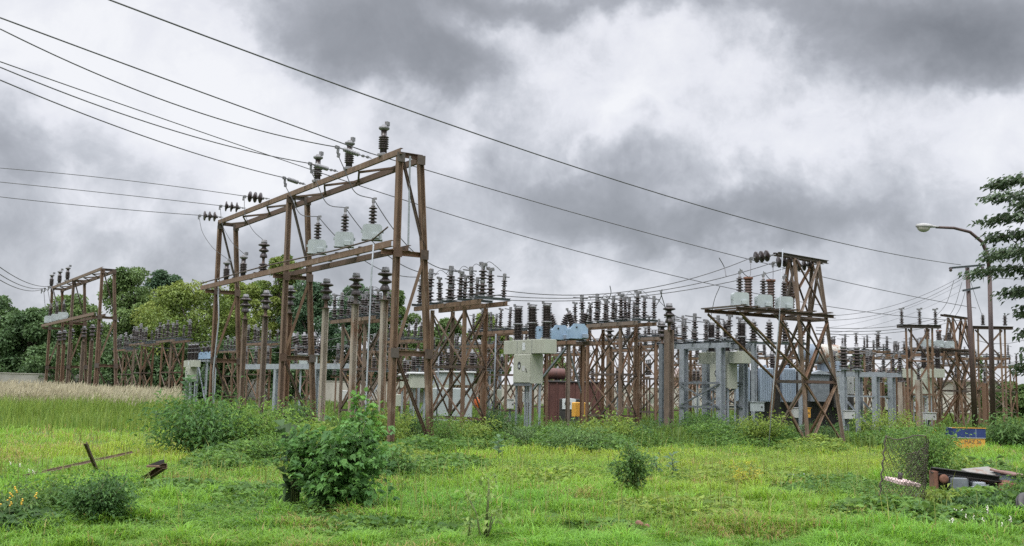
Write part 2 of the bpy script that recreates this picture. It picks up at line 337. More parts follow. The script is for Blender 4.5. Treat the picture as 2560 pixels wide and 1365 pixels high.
# ------------------------------------------------------------------ equipment prototypes (built once, first use moves the prototype itself)
def shed_prof(n, z0, z1, rc, rs, alt=1.0):
    p = [(rc, z0)]; st = (z1-z0)/n
    for i in range(n):
        z = z0+i*st; r = rs if i % 2 == 0 else rs*alt
        p += [(rc, z+st*.12), (r*.96, z+st*.30), (r, z+st*.42), (r*.9, z+st*.55), (rc*1.05, z+st*.86)]
    p.append((rc, z1)); return p
class Proto:
    def __init__(s, build): s.build = build; s.root = None
    def put(s, loc, label, group=None, rz=0.0, scale=1.0, tilt=None):
        if s.root is None:
            s.root = s.build(); r = s.root; s.used = True
            r.location = loc; r.rotation_euler = tilt if tilt else (0, 0, rz); r.scale = (scale,)*3; r['label'] = label
            if group: r['group'] = group
            elif 'group' in r: del r['group']
            return r
        r = dup(s.root, loc, rz, label, group, scale, tilt if tilt else (0, 0, rz))
        if not group and 'group' in r: del r['group']
        return r
def b_pedestal():                      # big two-shed pin insulator, .62 m
    t = thing('post_insulator', 'x', 'insulator')
    obj('porcelain', MB().lathe([(.08, 0), (.135, .01), (.14, .04), (.12, .12), (.075, .19), (.085, .205), (.175, .245), (.188, .275), (.15, .315), (.09, .36), (.075, .40), (.09, .42), (.205, .455), (.217, .48), (.17, .515), (.10, .54)], seg=18), MT['porc'], t)
    obj('metal_cap', MB().lathe([(.10, .538), (.115, .55), (.115, .60), (.10, .615), (.10, .66), (.08, .675)], seg=14), MT['cap'], t)
    obj('pedestal', MB().lathe([(.10, -.24), (.10, -.22), (.055, -.20), (.05, -.05), (.07, .0)], seg=10), MT['rust_dark'], t)
    return t
def stack(top):
    def b():                           # isolator column, .95 m
        t = thing('isolator_insulator', 'x', 'insulator')
        pr = shed_prof(3, .06, .36, .055, .135, .88)+[(.06, .37), (.06, .46)]+shed_prof(3, .47, .75, .05, .125, .88)
        obj('porcelain_sheds', MB().lathe(pr, seg=12), MT['porc'], t)
        obj('metal_base', MB().lathe([(.10, 0), (.10, .025), (.07, .03), (.07, .07)], seg=8), MT['cap'], t)
        obj('metal_band', MB().lathe([(.07, .375), (.072, .38), (.072, .45), (.07, .455)], seg=10), MT['cap'], t)
        if top == 'T':
            m = MB(); m.box((0, 0, .81), (.10, .06, .13)); m.box((0, 0, .90), (.30, .07, .045)); m.box((.11, 0, .945), (.09, .09, .05)); m.box((-.1, 0, .86), (.08, .1, .06))
            obj('terminal_clamp', m, MT['cap'], t)
        else:
            m = MB(); m.bbox((0, 0, .88), (.115, .115, .27), .015); obj('terminal_housing', m, MT['cap'], t)
            obj('switch_blade', MB().sec((-.32, 0, .83), (.50, 0, .95), 'O', .045), MT['wire'], t)
        return t
    return b
def b_arrester():                      # gantry-top arrester with horn, .95 m
    t = thing('surge_arrester', 'x', 'arrester')
    obj('mounting_foot', MB().bbox((0, 0, .04), (.26, .26, .08), .02), MT['cap'], t)
    obj('porcelain_body', MB().lathe([(.10, .08), (.095, .2)]+shed_prof(6, .2, .58, .105, .15)+[(.085, .6), (.085, .74)], seg=14), MT['porc'], t)
    obj('flanged_cap', MB().lathe([(.09, .74), (.15, .78), (.155, .81), (.15, .84), (.08, .86), (.07, .9), (.02, .91)], seg=14), MT['cap'], t)
    h = MB(); h.box((.15, .0, .97), (.12, .09, .12)); h.sec((.05, 0, .86), (.14, 0, .93), 'O', .04); obj('terminal_horn', h, MT['cap'], t)
    return t
def b_disc():                          # string of three discs along +x, .62 m
    t = thing('disc_insulator_string', 'x', 'insulator')
    for i in range(3):
        x = .16+i*.19
        d = obj('disc', MB().lathe([(.05, 0), (.06, .015), (.17, .02), (.195, .035), (.19, .055), (.1, .08), (.06, .12), (.03, .15)], (x, 0, 0), (1, 0, 0), 16), MT['porc'], t)
        obj('metal_cap', MB().lathe([(.055, .10), (.06, .11), (.05, .175), (.02, .185)], (x, 0, 0), (1, 0, 0), 10), MT['cap'], d)
    m = MB(); m.sec((0, 0, 0), (.17, 0, 0), 'O', .035); m.box((.02, 0, -.02), (.09, .05, .10)); m.box((-.02, 0, -.09), (.06, .05, .14)); m.sec((.15, 0, .005), (.92, 0, .01), 'O', .03); m.box((.80, 0, .0), (.06, .07, .05))
    obj('clevis', m, MT['cap'], t)
    return t
def b_strain():                        # grey ribbed rod along +x
    t = thing('strain_insulator', 'x', 'insulator')
    obj('ribbed_rod', MB().lathe([(.03, .18)]+shed_prof(9, .2, .72, .035, .07)+[(.03, .74)], (0, 0, 0), (1, 0, 0), 12), MT['strain'], t)
    m = MB(); m.sec((0, 0, 0), (.2, 0, 0), 'O', .04); m.box((-.02, 0, -.01), (.13, .05, .09)); m.box((.02, 0, -.1), (.06, .05, .16)); m.box((.06, 0, -.22), (.07, .06, .12))
    obj('wire_clamp', m, MT['cap'], t)
    m = MB(); m.sec((.72, 0, 0), (1.15, 0, .02), 'O', .028); m.box((.86, 0, .0), (.07, .06, .06)); m.box((1.02, 0, .015), (.07, .06, .06)); obj('eye_link', m, MT['cap'], t)
    return t
def arch(w, h, r, n=4):
    p = [(-w/2, 0), (w/2, 0)]
    for k in range(n+1):
        a = k*math.pi/2/n; p.append((w/2-r+r*math.cos(a), h-r+r*math.sin(a)))
    for k in range(n+1):
        a = math.pi/2+k*math.pi/2/n; p.append((-w/2+r+r*math.cos(a), h-r+r*math.sin(a)))
    return p
def b_pt():                            # instrument transformer: arched tank and tall bushing
    t = thing('voltage_transformer', 'x', 'transformer')
    k = MB(); k.extrude(arch(.56, .46, .10), 1, -.15, .15); k.box((0, 0, .015), (.60, .34, .03))
    tk = obj('tank', k, MT['tank'], t)
    for sx in (-1, 1): obj('lifting_lug', MB().box((sx*.305, 0, .26), (.05, .06, .08)), MT['tank'], tk)
    obj('terminal_box', MB().bbox((.1, -.185, .12), (.2, .08, .14), .01), MT['tank'], tk)
    b = obj('bushing', MB().lathe([(.11, .45), (.11, .48), (.07, .49)]+shed_prof(5, .50, 1.0, .05, .125), seg=14), MT['porc'], t)
    m = MB(); m.lathe([(.06, .99), (.06, 1.02), (.035, 1.04), (.035, 1.2)], seg=8); m.box((0, 0, 1.16), (.09, .07, .1)); m.box((.05, 0, 1.23), (.1, .04, .06)); obj('terminal', m, MT['cap'], b)
    return t
def b_ct():                            # light blue current transformer with two leaning bushings
    t = thing('current_transformer', 'x', 'transformer')
    k = MB(); k.extrude([(-.32, 0), (.32, 0), (.32, .33), (.18, .52), (-.18, .52), (-.32, .33)], 1, -.25, .25)
    tk = obj('tank', k, MT['blue'], t)
    obj('terminal_box', MB().bbox((.2, -.3, .1), (.22, .1, .14), .01), MT['radi'], tk)
    obj('lid_bolt', MB().lathe([(.03, 0), (.03, .03), (.015, .035)], (-.1, -.25, .40), (0, -1, 0), 8), MT['black'], tk)
    for sx, n in ((-1, 'bushing'), (1, 'bushing')):
        ax = Vector((sx*.38, 0, 1)).normalized(); b0 = Vector((sx*.17, 0, .47))
        b = obj(n, MB().lathe([(.13, 0), (.13, .05)]+shed_prof(5, .06, .46, .085, .155), b0, ax, 14), MT['porc'], t)
        obj('terminal', MB().sec(b0+ax*.46, b0+ax*.62, 'O', .05).box(b0+ax*.6, (.08, .08, .08)), MT['cap'], b)
    return t
def b_column():                        # tall breaker pole, 1.25 m
    t = thing('breaker_pole', 'x', 'insulator')
    obj('porcelain_sheds', MB().lathe(shed_prof(9, .04, .56, .115, .185)+[(.13, .57), (.13, .62)]+shed_prof(9, .63, 1.13, .115, .185), seg=16), MT['porc'], t)
    obj('flange', MB().lathe([(.16, .565), (.19, .57), (.19, .615), (.16, .62)], seg=16), MT['cap'], t)
    m = MB(); m.lathe([(.14, 0), (.16, .01), (.16, .04), (.12, .05)], seg=14); obj('foot_flange', m, MT['cap'], t)
    m = MB(); m.lathe([(.12, 1.12), (.15, 1.15), (.15, 1.2), (.08, 1.22)], seg=14); m.box((0, 0, 1.24), (.36, .1, .04)); m.box((-.16, 0, 1.27), (.06, .08, .08)); obj('terminal_cap', m, MT['cap'], t)
    return t
def b_brown():                         # straight reddish arrester
    t = thing('surge_arrester', 'x', 'arrester')
    obj('porcelain_body', MB().lathe(shed_prof(10, .05, .98, .10, .145), seg=14), MT['porc_red'], t)
    obj('metal_base', MB().lathe([(.15, 0), (.15, .04), (.1, .05)], seg=10), MT['cap'], t)
    obj('metal_cap', MB().lathe([(.11, .97), (.16, .99), (.16, 1.06), (.05, 1.08)], seg=12), MT['rust_red'], t)
    return t
def b_fat():                           # stubby bushing insulator used on transformers and breakers
    t = thing('bushing_insulator', 'x', 'insulator')
    obj('porcelain_sheds', MB().lathe(shed_prof(6, .04, .62, .07, .16, .8), seg=12), MT['porc'], t)
    obj('metal_cap', MB().lathe([(.08, .61), (.10, .63), (.10, .68), (.04, .7), (.04, .78)], seg=10), MT['cap'], t)
    obj('metal_base', MB().lathe([(.13, 0), (.13, .03), (.1, .05)], seg=10), MT['cap'], t)
    return t
def far_stack(top):
    def b():                           # the same column seen far off: one mesh
        m = MB(); m.lathe(shed_prof(3, .06, .36, .055, .135, .88)+[(.06, .37), (.06, .46)]+shed_prof(3, .47, .75, .05, .125, .88), seg=9); k = len(m.f)
        if top == 'T': m.box((0, 0, .81), (.10, .06, .13)); m.box((0, 0, .90), (.30, .07, .045))
        else: m.bbox((0, 0, .88), (.115, .115, .27), .015); m.sec((-.32, 0, .83), (.50, 0, .95), 'O', .045)
        o = obj('isolator_insulator', m, [MT['porc'], MT['cap']]); mi = [0]*k+[1]*(len(m.f)-k); o.data.polygons.foreach_set('material_index', mi); return tag(o, 'x', 'insulator')
    return b
FS_T, FS_B = Proto(far_stack('T')), Proto(far_stack('B'))
PED, ST_T, ST_B = Proto(b_pedestal), Proto(stack('T')), Proto(stack('B'))
ARR, DISC, STRN, PT, CT = Proto(b_arrester), Proto(b_disc), Proto(b_strain), Proto(b_pt), Proto(b_ct)
POLE, BRN, FAT = Proto(b_column), Proto(b_brown), Proto(b_fat)

# ------------------------------------------------------------------ wires
def arc3(p0, p1, pm_px=None, n=20, sag=None):
    p0, p1 = Vector(p0), Vector(p1)
    if pm_px is not None:
        d = ray(*pm_px); h = Vector((p1.x-p0.x, p1.y-p0.y, 0)); nn = Vector((-h.y, h.x, 0))
        s = (p0-CAMP).dot(nn)/d.dot(nn); q = CAMP+d*s
        t = (q-p0).dot(h)/h.dot(h)
        lin = p0.z+(p1.z-p0.z)*t; k = (q.z-lin)/(t*(t-1)) if 0.02 < t < .98 else 0
    else: k = 4*(sag or 0)
    out = []
    for i in range(n+1):
        t = i/n; p = p0.lerp(p1, t); p.z += k*t*(t-1); out.append(p)
    return out
def wire(label, p0, p1, mid=None, sag=None, r=.013, group=None, n=22, cat='cable', name='overhead_wire'):
    pts = arc3(p0, p1, mid, n, sag)
    return single(name, MB().tube(pts, r, 5), MT['wire'], label, cat, group, loc=pts[0])
def path_wire(label, pts, r=.012, group=None, name='jumper_wire', sub=6, mt='wire'):
    pts = [Vector(p) for p in pts]; q = [pts[0]+(pts[0]-pts[1])]+pts+[pts[-1]+(pts[-1]-pts[-2])]; out = []
    for i in range(1, len(q)-2):
        a, b, c, d = q[i-1:i+3]
        for k in range(sub):
            t = k/sub; out.append(.5*((2*b)+(c-a)*t+(2*a-5*b+4*c-d)*t*t+(3*b-a-3*c+d)*t**3))
    out.append(pts[-1])
    return single(name, MB().tube(out, r, 5), MT[mt], label, 'cable', group, loc=out[0])

# ------------------------------------------------------------------ lattice structures
def gantry_frame(t, ys, H, ts, m, md):
    lx = lambda z: 1.23-(1.23-.63)*z/H
    for j, y in enumerate(ys):
        member('post', t, (0, y, 0), (0, y, H-.1), 'I', .155, m, .155, .022, up=(1, 0, 0))
        member('post', t, (lx(0), y, 0), (lx(H), y, H-.02), 'I', .155, m, .155, .022, up=(1, 0, 0))
        member('brace', t, (.08, y-.02, H-.15), (lx(ts)-.02, y-.02, ts+.05), 'C', .11, md, .05, .012)
        member('brace', t, (lx(ts)-.02, y-.02, ts-.4), (.08, y-.02, 2.75), 'L', .09, m, .09)
        member('cross_beam', t, (-.05, y+.015, 2.6), (lx(2.6)+.08, y+.015, 2.6), 'C', .07, m, .15)
        member('brace', t, (.08, y-.02, 2.5), (lx(0)-.02, y-.02, .12), 'C', .13, md, .05, .012)
        member('cross_beam', t, (-.42, y+.06, ts-.19), (lx(ts)+.1, y+.06, ts-.19), 'C', .07, m, .14)
        member('cross_beam', t, (-.02, y+.05, H-.02), (.72, y+.05, H-.02), 'C', .07, md, .14)
    for j, y in enumerate(ys):
        for x_, z in ((.0, ts-.19), (lx(ts), ts-.19), (0, 2.6), (lx(2.6), 2.6), (0, H-.12), (.63, H-.12)): obj('gusset_plate', MB().box((x_, y-.085, z), (.24, .012, .26)), md, t)
    y0, y1 = ys[0]-.15, ys[-1]+.1
    member('top_beam', t, (-.02, y0, H+.03), (-.02, y1, H+.03), 'C', .08, m, .165)
    member('top_beam', t, (.64, y0+.3, H-.1), (.64, y1, H-.1), 'C', .09, md, .17)
    n = int((y1-y0)/1.25); dy = (y1-y0-.5)/n
    for i in range(n):
        a, b = ((0.03, y0+.3+i*dy), (.6, y0+.3+(i+1)*dy)) if i % 2 == 0 else ((.6, y0+.3+i*dy), (.03, y0+.3+(i+1)*dy))
        member('lacing_bar', t, (*a, H-.09-.003*(i % 2)), (*b, H-.09-.003*(i % 2)), 'L', .06, md)
def build_gantry(name, label, loc):
    t = thing(name, label, 'gantry', loc, GA)
    ys = (0, 8.1, 15.5); H, ts = 8.05, 5.5
    gantry_frame(t, ys, H, ts, MT['rust'], MT['rust_dark'])
    member('shelf_beam', t, (-.36, -.45, ts-.02), (-.36, 16.3, ts-.02), 'C', .09, MT['rust'], .17, up=(0, 0, 1))
    member('shelf_beam', t, (.34, -.1, ts-.05), (.34, 9.0, ts-.05), 'C', .09, MT['rust_dark'], .16)
    for y in (1.6, 3.2, 5.2, 7, 10.2, 12.5, 14.4): member('shelf_slat', t, (-.38, y, ts+.085), (.38, y, ts+.085), 'C', .1, MT['rust_dark'], .035, .01)
    return t
def build_platform():
    t = thing('switch_platform', 'x', 'lattice platform')
    LB, LA, H = 2.05, .78, 4.2
    C4 = [(0, 0), (LA, 0), (LA, LB), (0, LB)]; m, md = MT['rust'], MT['rust_dark']
    for i, (x, y) in enumerate(C4):
        member('leg', t, (x, y, 0), (x, y, H), 'L', .10, m, .10, .014, up=(1 if x < .3 else -1, 0, 0))
    faces = [(0, 3), (1, 2), (0, 1), (3, 2)]
    for fi, (a, b) in enumerate(faces):
        A, B = Vector((*C4[a], 0)), Vector((*C4[b], 0)); off = (B-A).cross(Vector((0, 0, 1))).normalized()*(.02 if fi % 2 == 0 else -.02)
        for zi, z in enumerate((.75, 2.35)):
            member('strut', t, A+off+Vector((0, 0, z)), B+off+Vector((0, 0, z)), 'L', .075, md, .075)
        for (z0, z1) in ((2.4, 4.1), (.8, 2.3)):
            member('brace', t, A+off+Vector((0, 0, z0)), B+off+Vector((0, 0, z1)), 'L', .058, m, .058)
            member('brace', t, A+off*1.8+Vector((0, 0, z1)), B+off*1.8+Vector((0, 0, z0)), 'L', .058, md, .058)
    for x in (-.08, LA+.08): member('top_beam', t, (x, -1.15, H+.09), (x, 3.1, H+.09), 'C', .09, m, .14)
    for y in (-1.0, 0, 1.0, 2.05, 3.0): member('cross_beam', t, (-.25, y, H+.215), (LA+.25, y, H+.215), 'C', .06, MT['galv_dark'], .08, .01)
    for x in (.1, .62): member('operating_rod', t, (x, -1.1, H+.34), (x, 3.05, H+.34), 'O', .035, MT['wire'])
    return t
PLAT = Proto(build_platform)
def rows_on(o, desc, front=7, back=6, sc=1.0, z=4.46, y0=-1.0, y1=2.95, xf=.02, xb=.80, rnd=None):
    """columns standing along the two top beams of the platform at o; desc names the platform"""
    M3 = Matrix.Rotation(GA, 4, 'Z')
    for row, (x, n) in enumerate(((xf, front), (xb, back))):
        for i in range(n):
            y = y0+(y1-y0)*i/max(1, n-1)
            hv_ = abs(math.sin(i*12.9898+row*78.233+len(desc)*3.1)*43758.5453) % 1.0
            if Vector(o).y > 46 and hv_ < .26: continue
            p = Vector(o)+M3 @ Vector((x+(.12*hv_-.06), y+(.25*hv_-.12), z))
            pr = (ST_T, ST_B)[(i+row) % 2] if Vector(o).y < 56 else (FS_T, FS_B)[(i+row) % 2]
            kind = 'clamp-topped' if pr in (ST_T, FS_T) else 'housing-topped'
            s = sc*((.98 if row == 0 else .9)+.16*math.sin(i*3.7+row*1.9+len(desc)))
            pr.put(p, f"{ORD[i]} {kind} black insulator of the {'front' if row == 0 else 'back'} row on {desc}", f"insulators on {desc}", 0, s, tilt=(.09*(hv_-.5), .07*(((hv_*7) % 1)-.5), GA+math.pi/2*(1 if row == 0 else 1.04)))
def GY(px, Y):                                            # ground point at depth Y seen in column px
    lo, hi = 600.0, 1400.0
    for _ in range(50):
        m = (lo+hi)/2
        if P(px, m, Y).z > 0: lo = m
        else: hi = m
    p = P(px, lo, Y); return Vector((p.x, p.y, 0))
def LW(o, x, y, z): return Vector(o)+WV*x+UV*y+Vector((0, 0, z))
def on_g(o, x, z, px): return on_line(Vector(o)+WV*x, UV, z, px)
def string_at(proto, B, W0, L, label, group):
    d = (Vector(W0)-B).normalized(); loc = B+d*L
    proto.put(loc, label, group, tilt=(-d).to_track_quat('X', 'Z').to_euler()); return loc
EXT = ['nearest', 'middle', 'farthest']
# ================================================================== tall gantry
A = P(1000, 372, 27.9); A = Vector((A.x, A.y, 0))
build_gantry('steel_gantry', 'tall rusty steel gantry frame with a long shelf, standing nearest in the yard', A)
gA = bpy.data.objects['steel_gantry']
ft = obj('footing', MB().bbox((1.3, .05, .02), (1.0, .6, .2), .04), MT['conc'], gA)
member('conduit', gA, (.33, -.03, 5.5), (.30, -.03, 8.0), 'O', .055, MT['pipe'])
for i, px in enumerate((958, 872, 793)):
    ARR.put(on_g(A, .03, 8.16, px), f"{EXT[i]} of three dark horned arresters on top of the tall gantry beam", 'arresters on the tall gantry beam', GA+.5, 1.0)
ends = []
for i, (px, w0, mid) in enumerate(((926, (0, 72), (430, 258)), (843, (0, 168), (400, 316)), (762, (0, 200), (350, 337)))):
    W0 = P(*w0, 22.5); B = on_g(A, -.05, 8.2, px)
    e = string_at(STRN, B, W0, 1.12, f"{EXT[i]} grey ribbed strain insulator pulling off the tall gantry beam", 'ribbed strain insulators on the tall gantry'); ends.append(e)
    wire(f"{['upper', 'middle', 'lower'][i]} thick cable running from the ribbed strain insulators up and over the lawn", e, W0, mid, group='cables over the lawn to the tall gantry', r=.016)
dends = []
for i, (px, w0, mid) in enumerate(((676, (0, 420), (300, 449)), (617, (0, 455), (280, 484)), (560, (0, 492), (250, 518)))):
    W0 = P(*w0, 37-i*.3); B = on_g(A, -.05, 8.18, px)
    e = string_at(DISC, B, W0, .95, f"{EXT[i]} string of three dark discs on the far end of the tall gantry", 'disc strings on the tall gantry'); dends.append(e)
    wire(f"{['upper', 'middle', 'lower'][i]} nearly level cable ending at the dark disc strings of the tall gantry", e, W0, mid, group='cables to the dark disc strings', r=.013)
ptops = []
for i, px in enumerate((930, 860, 792)):
    p = on_g(A, -.02, 5.80, px)
    PT.put(p, f"{EXT[i]} pale blue-grey transformer with tall bushing on the tall gantry shelf", 'transformers on the tall gantry shelf', .12, .98); ptops.append(p+Vector((0, 0, 1.2)))
sh = []
for i, px in enumerate((607, 565)):
    p = on_g(A, -.12, 5.56, px); ARR.put(p, f"{['taller', 'shorter'][i]} of two horned arresters at the far end of the tall gantry shelf", 'arresters on the tall gantry shelf', GA+.6, .95-.05*i); sh.append(p+Vector((0, 0, .9)))
p = on_g(A, -.12, 5.56, 657); PED.put(p+Vector((0, 0, .55)), 'wide-capped dark insulator standing beside the mid post on the tall gantry shelf', None, 0, .95)
single('insulator_stand', MB().lathe(shed_prof(5, 0, .40, .10, .16), p-Vector((0, 0, .04)), seg=12), MT['porc'], 'short ribbed stand under the wide-capped insulator on the gantry shelf', 'insulator'); sh.insert(0, p+Vector((0, 0, 1.15)))
for i in range(3):
    s = ends[i]; q = ptops[i]; m1 = s.lerp(q, .5)+Vector((0, 0, -.45))
    path_wire(f"{EXT[i]} slack jumper from a ribbed strain insulator down to its transformer", [s-Vector((0, 0, .2)), s.lerp(q, .2)+Vector((0, 0, -.35)), m1+Vector((0, 0, -.1)), q], .014, 'jumpers on the tall gantry')
    s = dends[i]; q = sh[i]
    path_wire(f"{EXT[i]} thin jumper hanging from the dark discs down to the shelf", [s-Vector((0, 0, .12)), s.lerp(q, .3)+Vector((-.15, -.1, -.2)), s.lerp(q, .65)+Vector((-.12, -.1, -.2)), q], .010, 'disc jumpers on the tall gantry')
B6 = []
for i, px in enumerate((962, 889, 815, 724, 664, 613)):
    p = on_g(A, .62, 4.4, px); p.z = 0; B6.append(p); m = MT['pole'] if i < 3 else MT['rust']
    t = thing('support_post', f"{ORD[i]} from the near end of six I-section posts under the tall gantry, {'whitish' if i < 3 else 'rusty'}", 'post', p, GA, 'posts carrying insulators under the tall gantry')
    member('shaft', t, (0, 0, 0), (0, 0, 4.16), 'I', .165, m, .165, .022, up=(1, 0, 0)); obj('top_plate', MB().box((0, 0, 4.17), (.3, .3, .02)), MT['rust_dark'], t)
    PED.put(p+Vector((0, 0, 4.42)), f"{ORD[i]} from the near end of six two-shed insulators on posts under the tall gantry", 'post insulators under the tall gantry', 0, 1.05)
single('earth_pipe', MB().tube([P(934, 610, 27.6), P(929, 680, 27.5), P(915, 1000, 27.3), GY(912, 27.2)], .022, 8), MT['pipe'], 'long pale grey earthing pipe hanging from the near end of the gantry shelf', 'pipe', loc=GY(912, 27.2))
single('earth_cable', MB().tube([P(545, 700, 40), P(547, 800, 40), P(533, 930, 40), GY(531, 40)], .03, 6), MT['pipe'], 'thin whitish earthing cable hanging beside the far posts of the gantry', 'cable', loc=GY(531, 40))
single('busbar_rod', MB().tube([LW(A, -.42, 16.2, 5.66), LW(A, -.44, 9, 5.70), LW(A, -.44, 3, 5.64), LW(A, -.44, .6, 5.68), LW(A, -.44, -.3, 5.92)], .024, 6), MT['rust_dark'], 'long bent black rod lying along the tall gantry shelf', 'rod', loc=LW(A, -.42, 16.2, 5.66))
# ================================================================== twin gantry far left
Cg = GY(233, 58.6)
gC = dup(gA, Cg, GA, 'smaller looking rusty gantry farther off by the plumed grass')
for ch in list(gC.children):
    if ch.name.startswith(('footing', 'conduit')): bpy.data.objects.remove(ch, do_unlink=True)
for i, px in enumerate((168, 148, 128)):
    ARR.put(on_g(Cg, .03, 8.16, px), f"{EXT[i]} of three horned arresters atop the far gantry by the plumed grass", 'arresters on the far gantry', GA+.5, 1.05)
fe = []
for i, (px, w0) in enumerate(((122, (0, 668)), (112, (0, 686)), (104, (0, 700)))):
    W0 = P(*w0, 46); B = on_g(Cg, -.05, 8.2, px+2)
    e = string_at(STRN, B, W0, 1.12, f"{EXT[i]} strain insulator pulling off the far gantry by the plumed grass", 'strain insulators on the far gantry'); fe.append(e)
    wire(f"{['upper', 'middle', 'lower'][i]} short span of cable leading to the far gantry by the plumed grass", e, W0, sag=.25, group='cables to the far gantry', r=.02)
for i, px in enumerate((157, 140, 123)):
    p = on_g(Cg, -.05, 5.66, px); PT.put(p, f"{EXT[i]} pale transformer on the shelf of the far gantry by the plumed grass", 'transformers on the far gantry', .25, 1.05)
    q = p+Vector((0, 0, 1.2)); s = fe[i]
    path_wire(f"{EXT[i]} drooping loop between strain insulator and transformer on the far gantry", [s-Vector((0, 0, .2)), s.lerp(q, .25)+Vector((0, 0, .1)), s.lerp(q, .7)+Vector((-.1, 0, -.5)), q], .022, 'jumpers on the far gantry')
for i, px in enumerate((249, 230, 209, 178, 160, 148)):
    p = on_g(Cg, .62, 4.4, px); p.z = 0
    t = thing('support_post', f"{ORD[i]} from the near end of six rusty posts under the far gantry", 'post', p, GA, 'posts under the far gantry')
    member('shaft', t, (0, 0, 0), (0, 0, 4.16), 'I', .20, MT['rust'], .2, .025, up=(1, 0, 0))
    PED.put(p+Vector((0, 0, 4.42)), f"{ORD[i]} from the near end of six two-shed insulators under the far gantry", 'post insulators under the far gantry', 0, 1.05)
# ================================================================== lattice platforms with their rows of columns
PLATS = [('the near platform beside the tall gantry', 1153, 32, 7, 6, 1.0), ('the platform seen through the tall gantry', 903, 40, 7, 7, 1.0),
         ('the platform right of the beige cabinet', 1549, 40, 9, 8, 1.0), ('the platform behind the beige cabinet', 1262, 47, 6, 6, .95),
         ('the platform behind the lone insulator post', 1700, 57, 7, 6, .95), ('the platform nearest the far gantry', 345, 70, 8, 8, 1.1),
         ('the platform left of the white cabinet', 418, 64, 5, 4, 1.1), ('the platform behind the far gantry posts', 640, 66, 7, 7, 1.0),
         ('the platform behind the grey beam', 765, 74, 7, 7, 1.0), ('the platform under the light trees', 575, 82, 6, 6, 1.0),
         ('the platform left of the far tower', 2232, 68, 6, 5, .9), ('the platform behind the far tower', 2330, 62, 6, 6, .9),
         ('the platform behind the street lamp', 2470, 66, 5, 5, .9),
         ('the platform right of the whitish posts', 1010, 58, 6, 6, 1.0), ('the platform glimpsed through the near platform', 1120, 70, 6, 6, 1.0), ('the platform behind the grey pipe pole', 1215, 62, 6, 5, .95),
         ('the platform above the maroon drum', 1345, 60, 6, 6, 1.0), ('the platform behind the blue transformers', 1425, 74, 7, 6, 1.0), ('the platform beyond the maroon tank', 1490, 56, 6, 5, .9),
         ('the platform beyond the cabinet-side platform', 1585, 64, 7, 6, .95), ('the platform left behind the lone post', 1640, 50, 6, 5, .9), ('the platform far under the grey platform', 1765, 76, 7, 7, 1.1),
         ('the platform behind the slate-blue radiators', 1850, 66, 7, 6, 1.0), ('the platform seen through the big tower', 1975, 72, 7, 6, 1.0), ('the platform behind the rusty drum', 2085, 76, 6, 6, 1.0),
         ('the platform behind the goal-post frame', 2165, 60, 6, 6, .95), ('the platform farthest right of the lamp', 2530, 82, 5, 5, 1.0), ('the platform beyond the far tower', 2400, 80, 6, 6, 1.0),
         ('the platform far left of grey legs', 1722, 94, 6, 6, 1.1), ('the very far platform between grey legs', 1822, 98, 6, 6, 1.1), ('the very far platform past the radiators', 2010, 92, 6, 5, 1.1), ('the farthest platform behind whitish posts', 925, 76, 6, 6, 1.0), ('the farthest platform near the wall corner', 300, 84, 6, 5, 1.1)]
PO = {}
for desc, px, Y, nf, nb, sc in PLATS:
    o = GY(px, Y); PO[desc] = o
    PLAT.put(o, 'rusty cross-braced '+desc.replace('the ', '', 1)+', carrying rows of black insulators', 'switch platforms on lattice legs', GA, 1.0)
    H = 4.46
    rows_on(o, desc, nf, nb, sc)
# jumpers from the gantry transformers to the near platform
FO = PO['the near platform beside the tall gantry']
for i, y in enumerate((.4, 1.6, 2.8)):
    q = LW(FO, -.05, y, 5.35); s = ptops[i]
    wire(f"{EXT[i]} cable sloping from a gantry transformer down to the near platform", s, q, sag=.55, group='cables from gantry transformers to the near platform', r=.014)
for i in range(5):
    for desc, o in list(PO.items())[:3]:
        a = LW(o, .02, -1+i*.75, 5.32); b = LW(o, .8, -.8+i*.75, 5.3)
        path_wire(f"{ORD[i]} looped jumper crossing {desc}", [a, a.lerp(b, .3)+Vector((0, 0, .22)), a.lerp(b, .7)+Vector((0, 0, .12)), b], .010, 'jumpers on '+desc, sub=4)
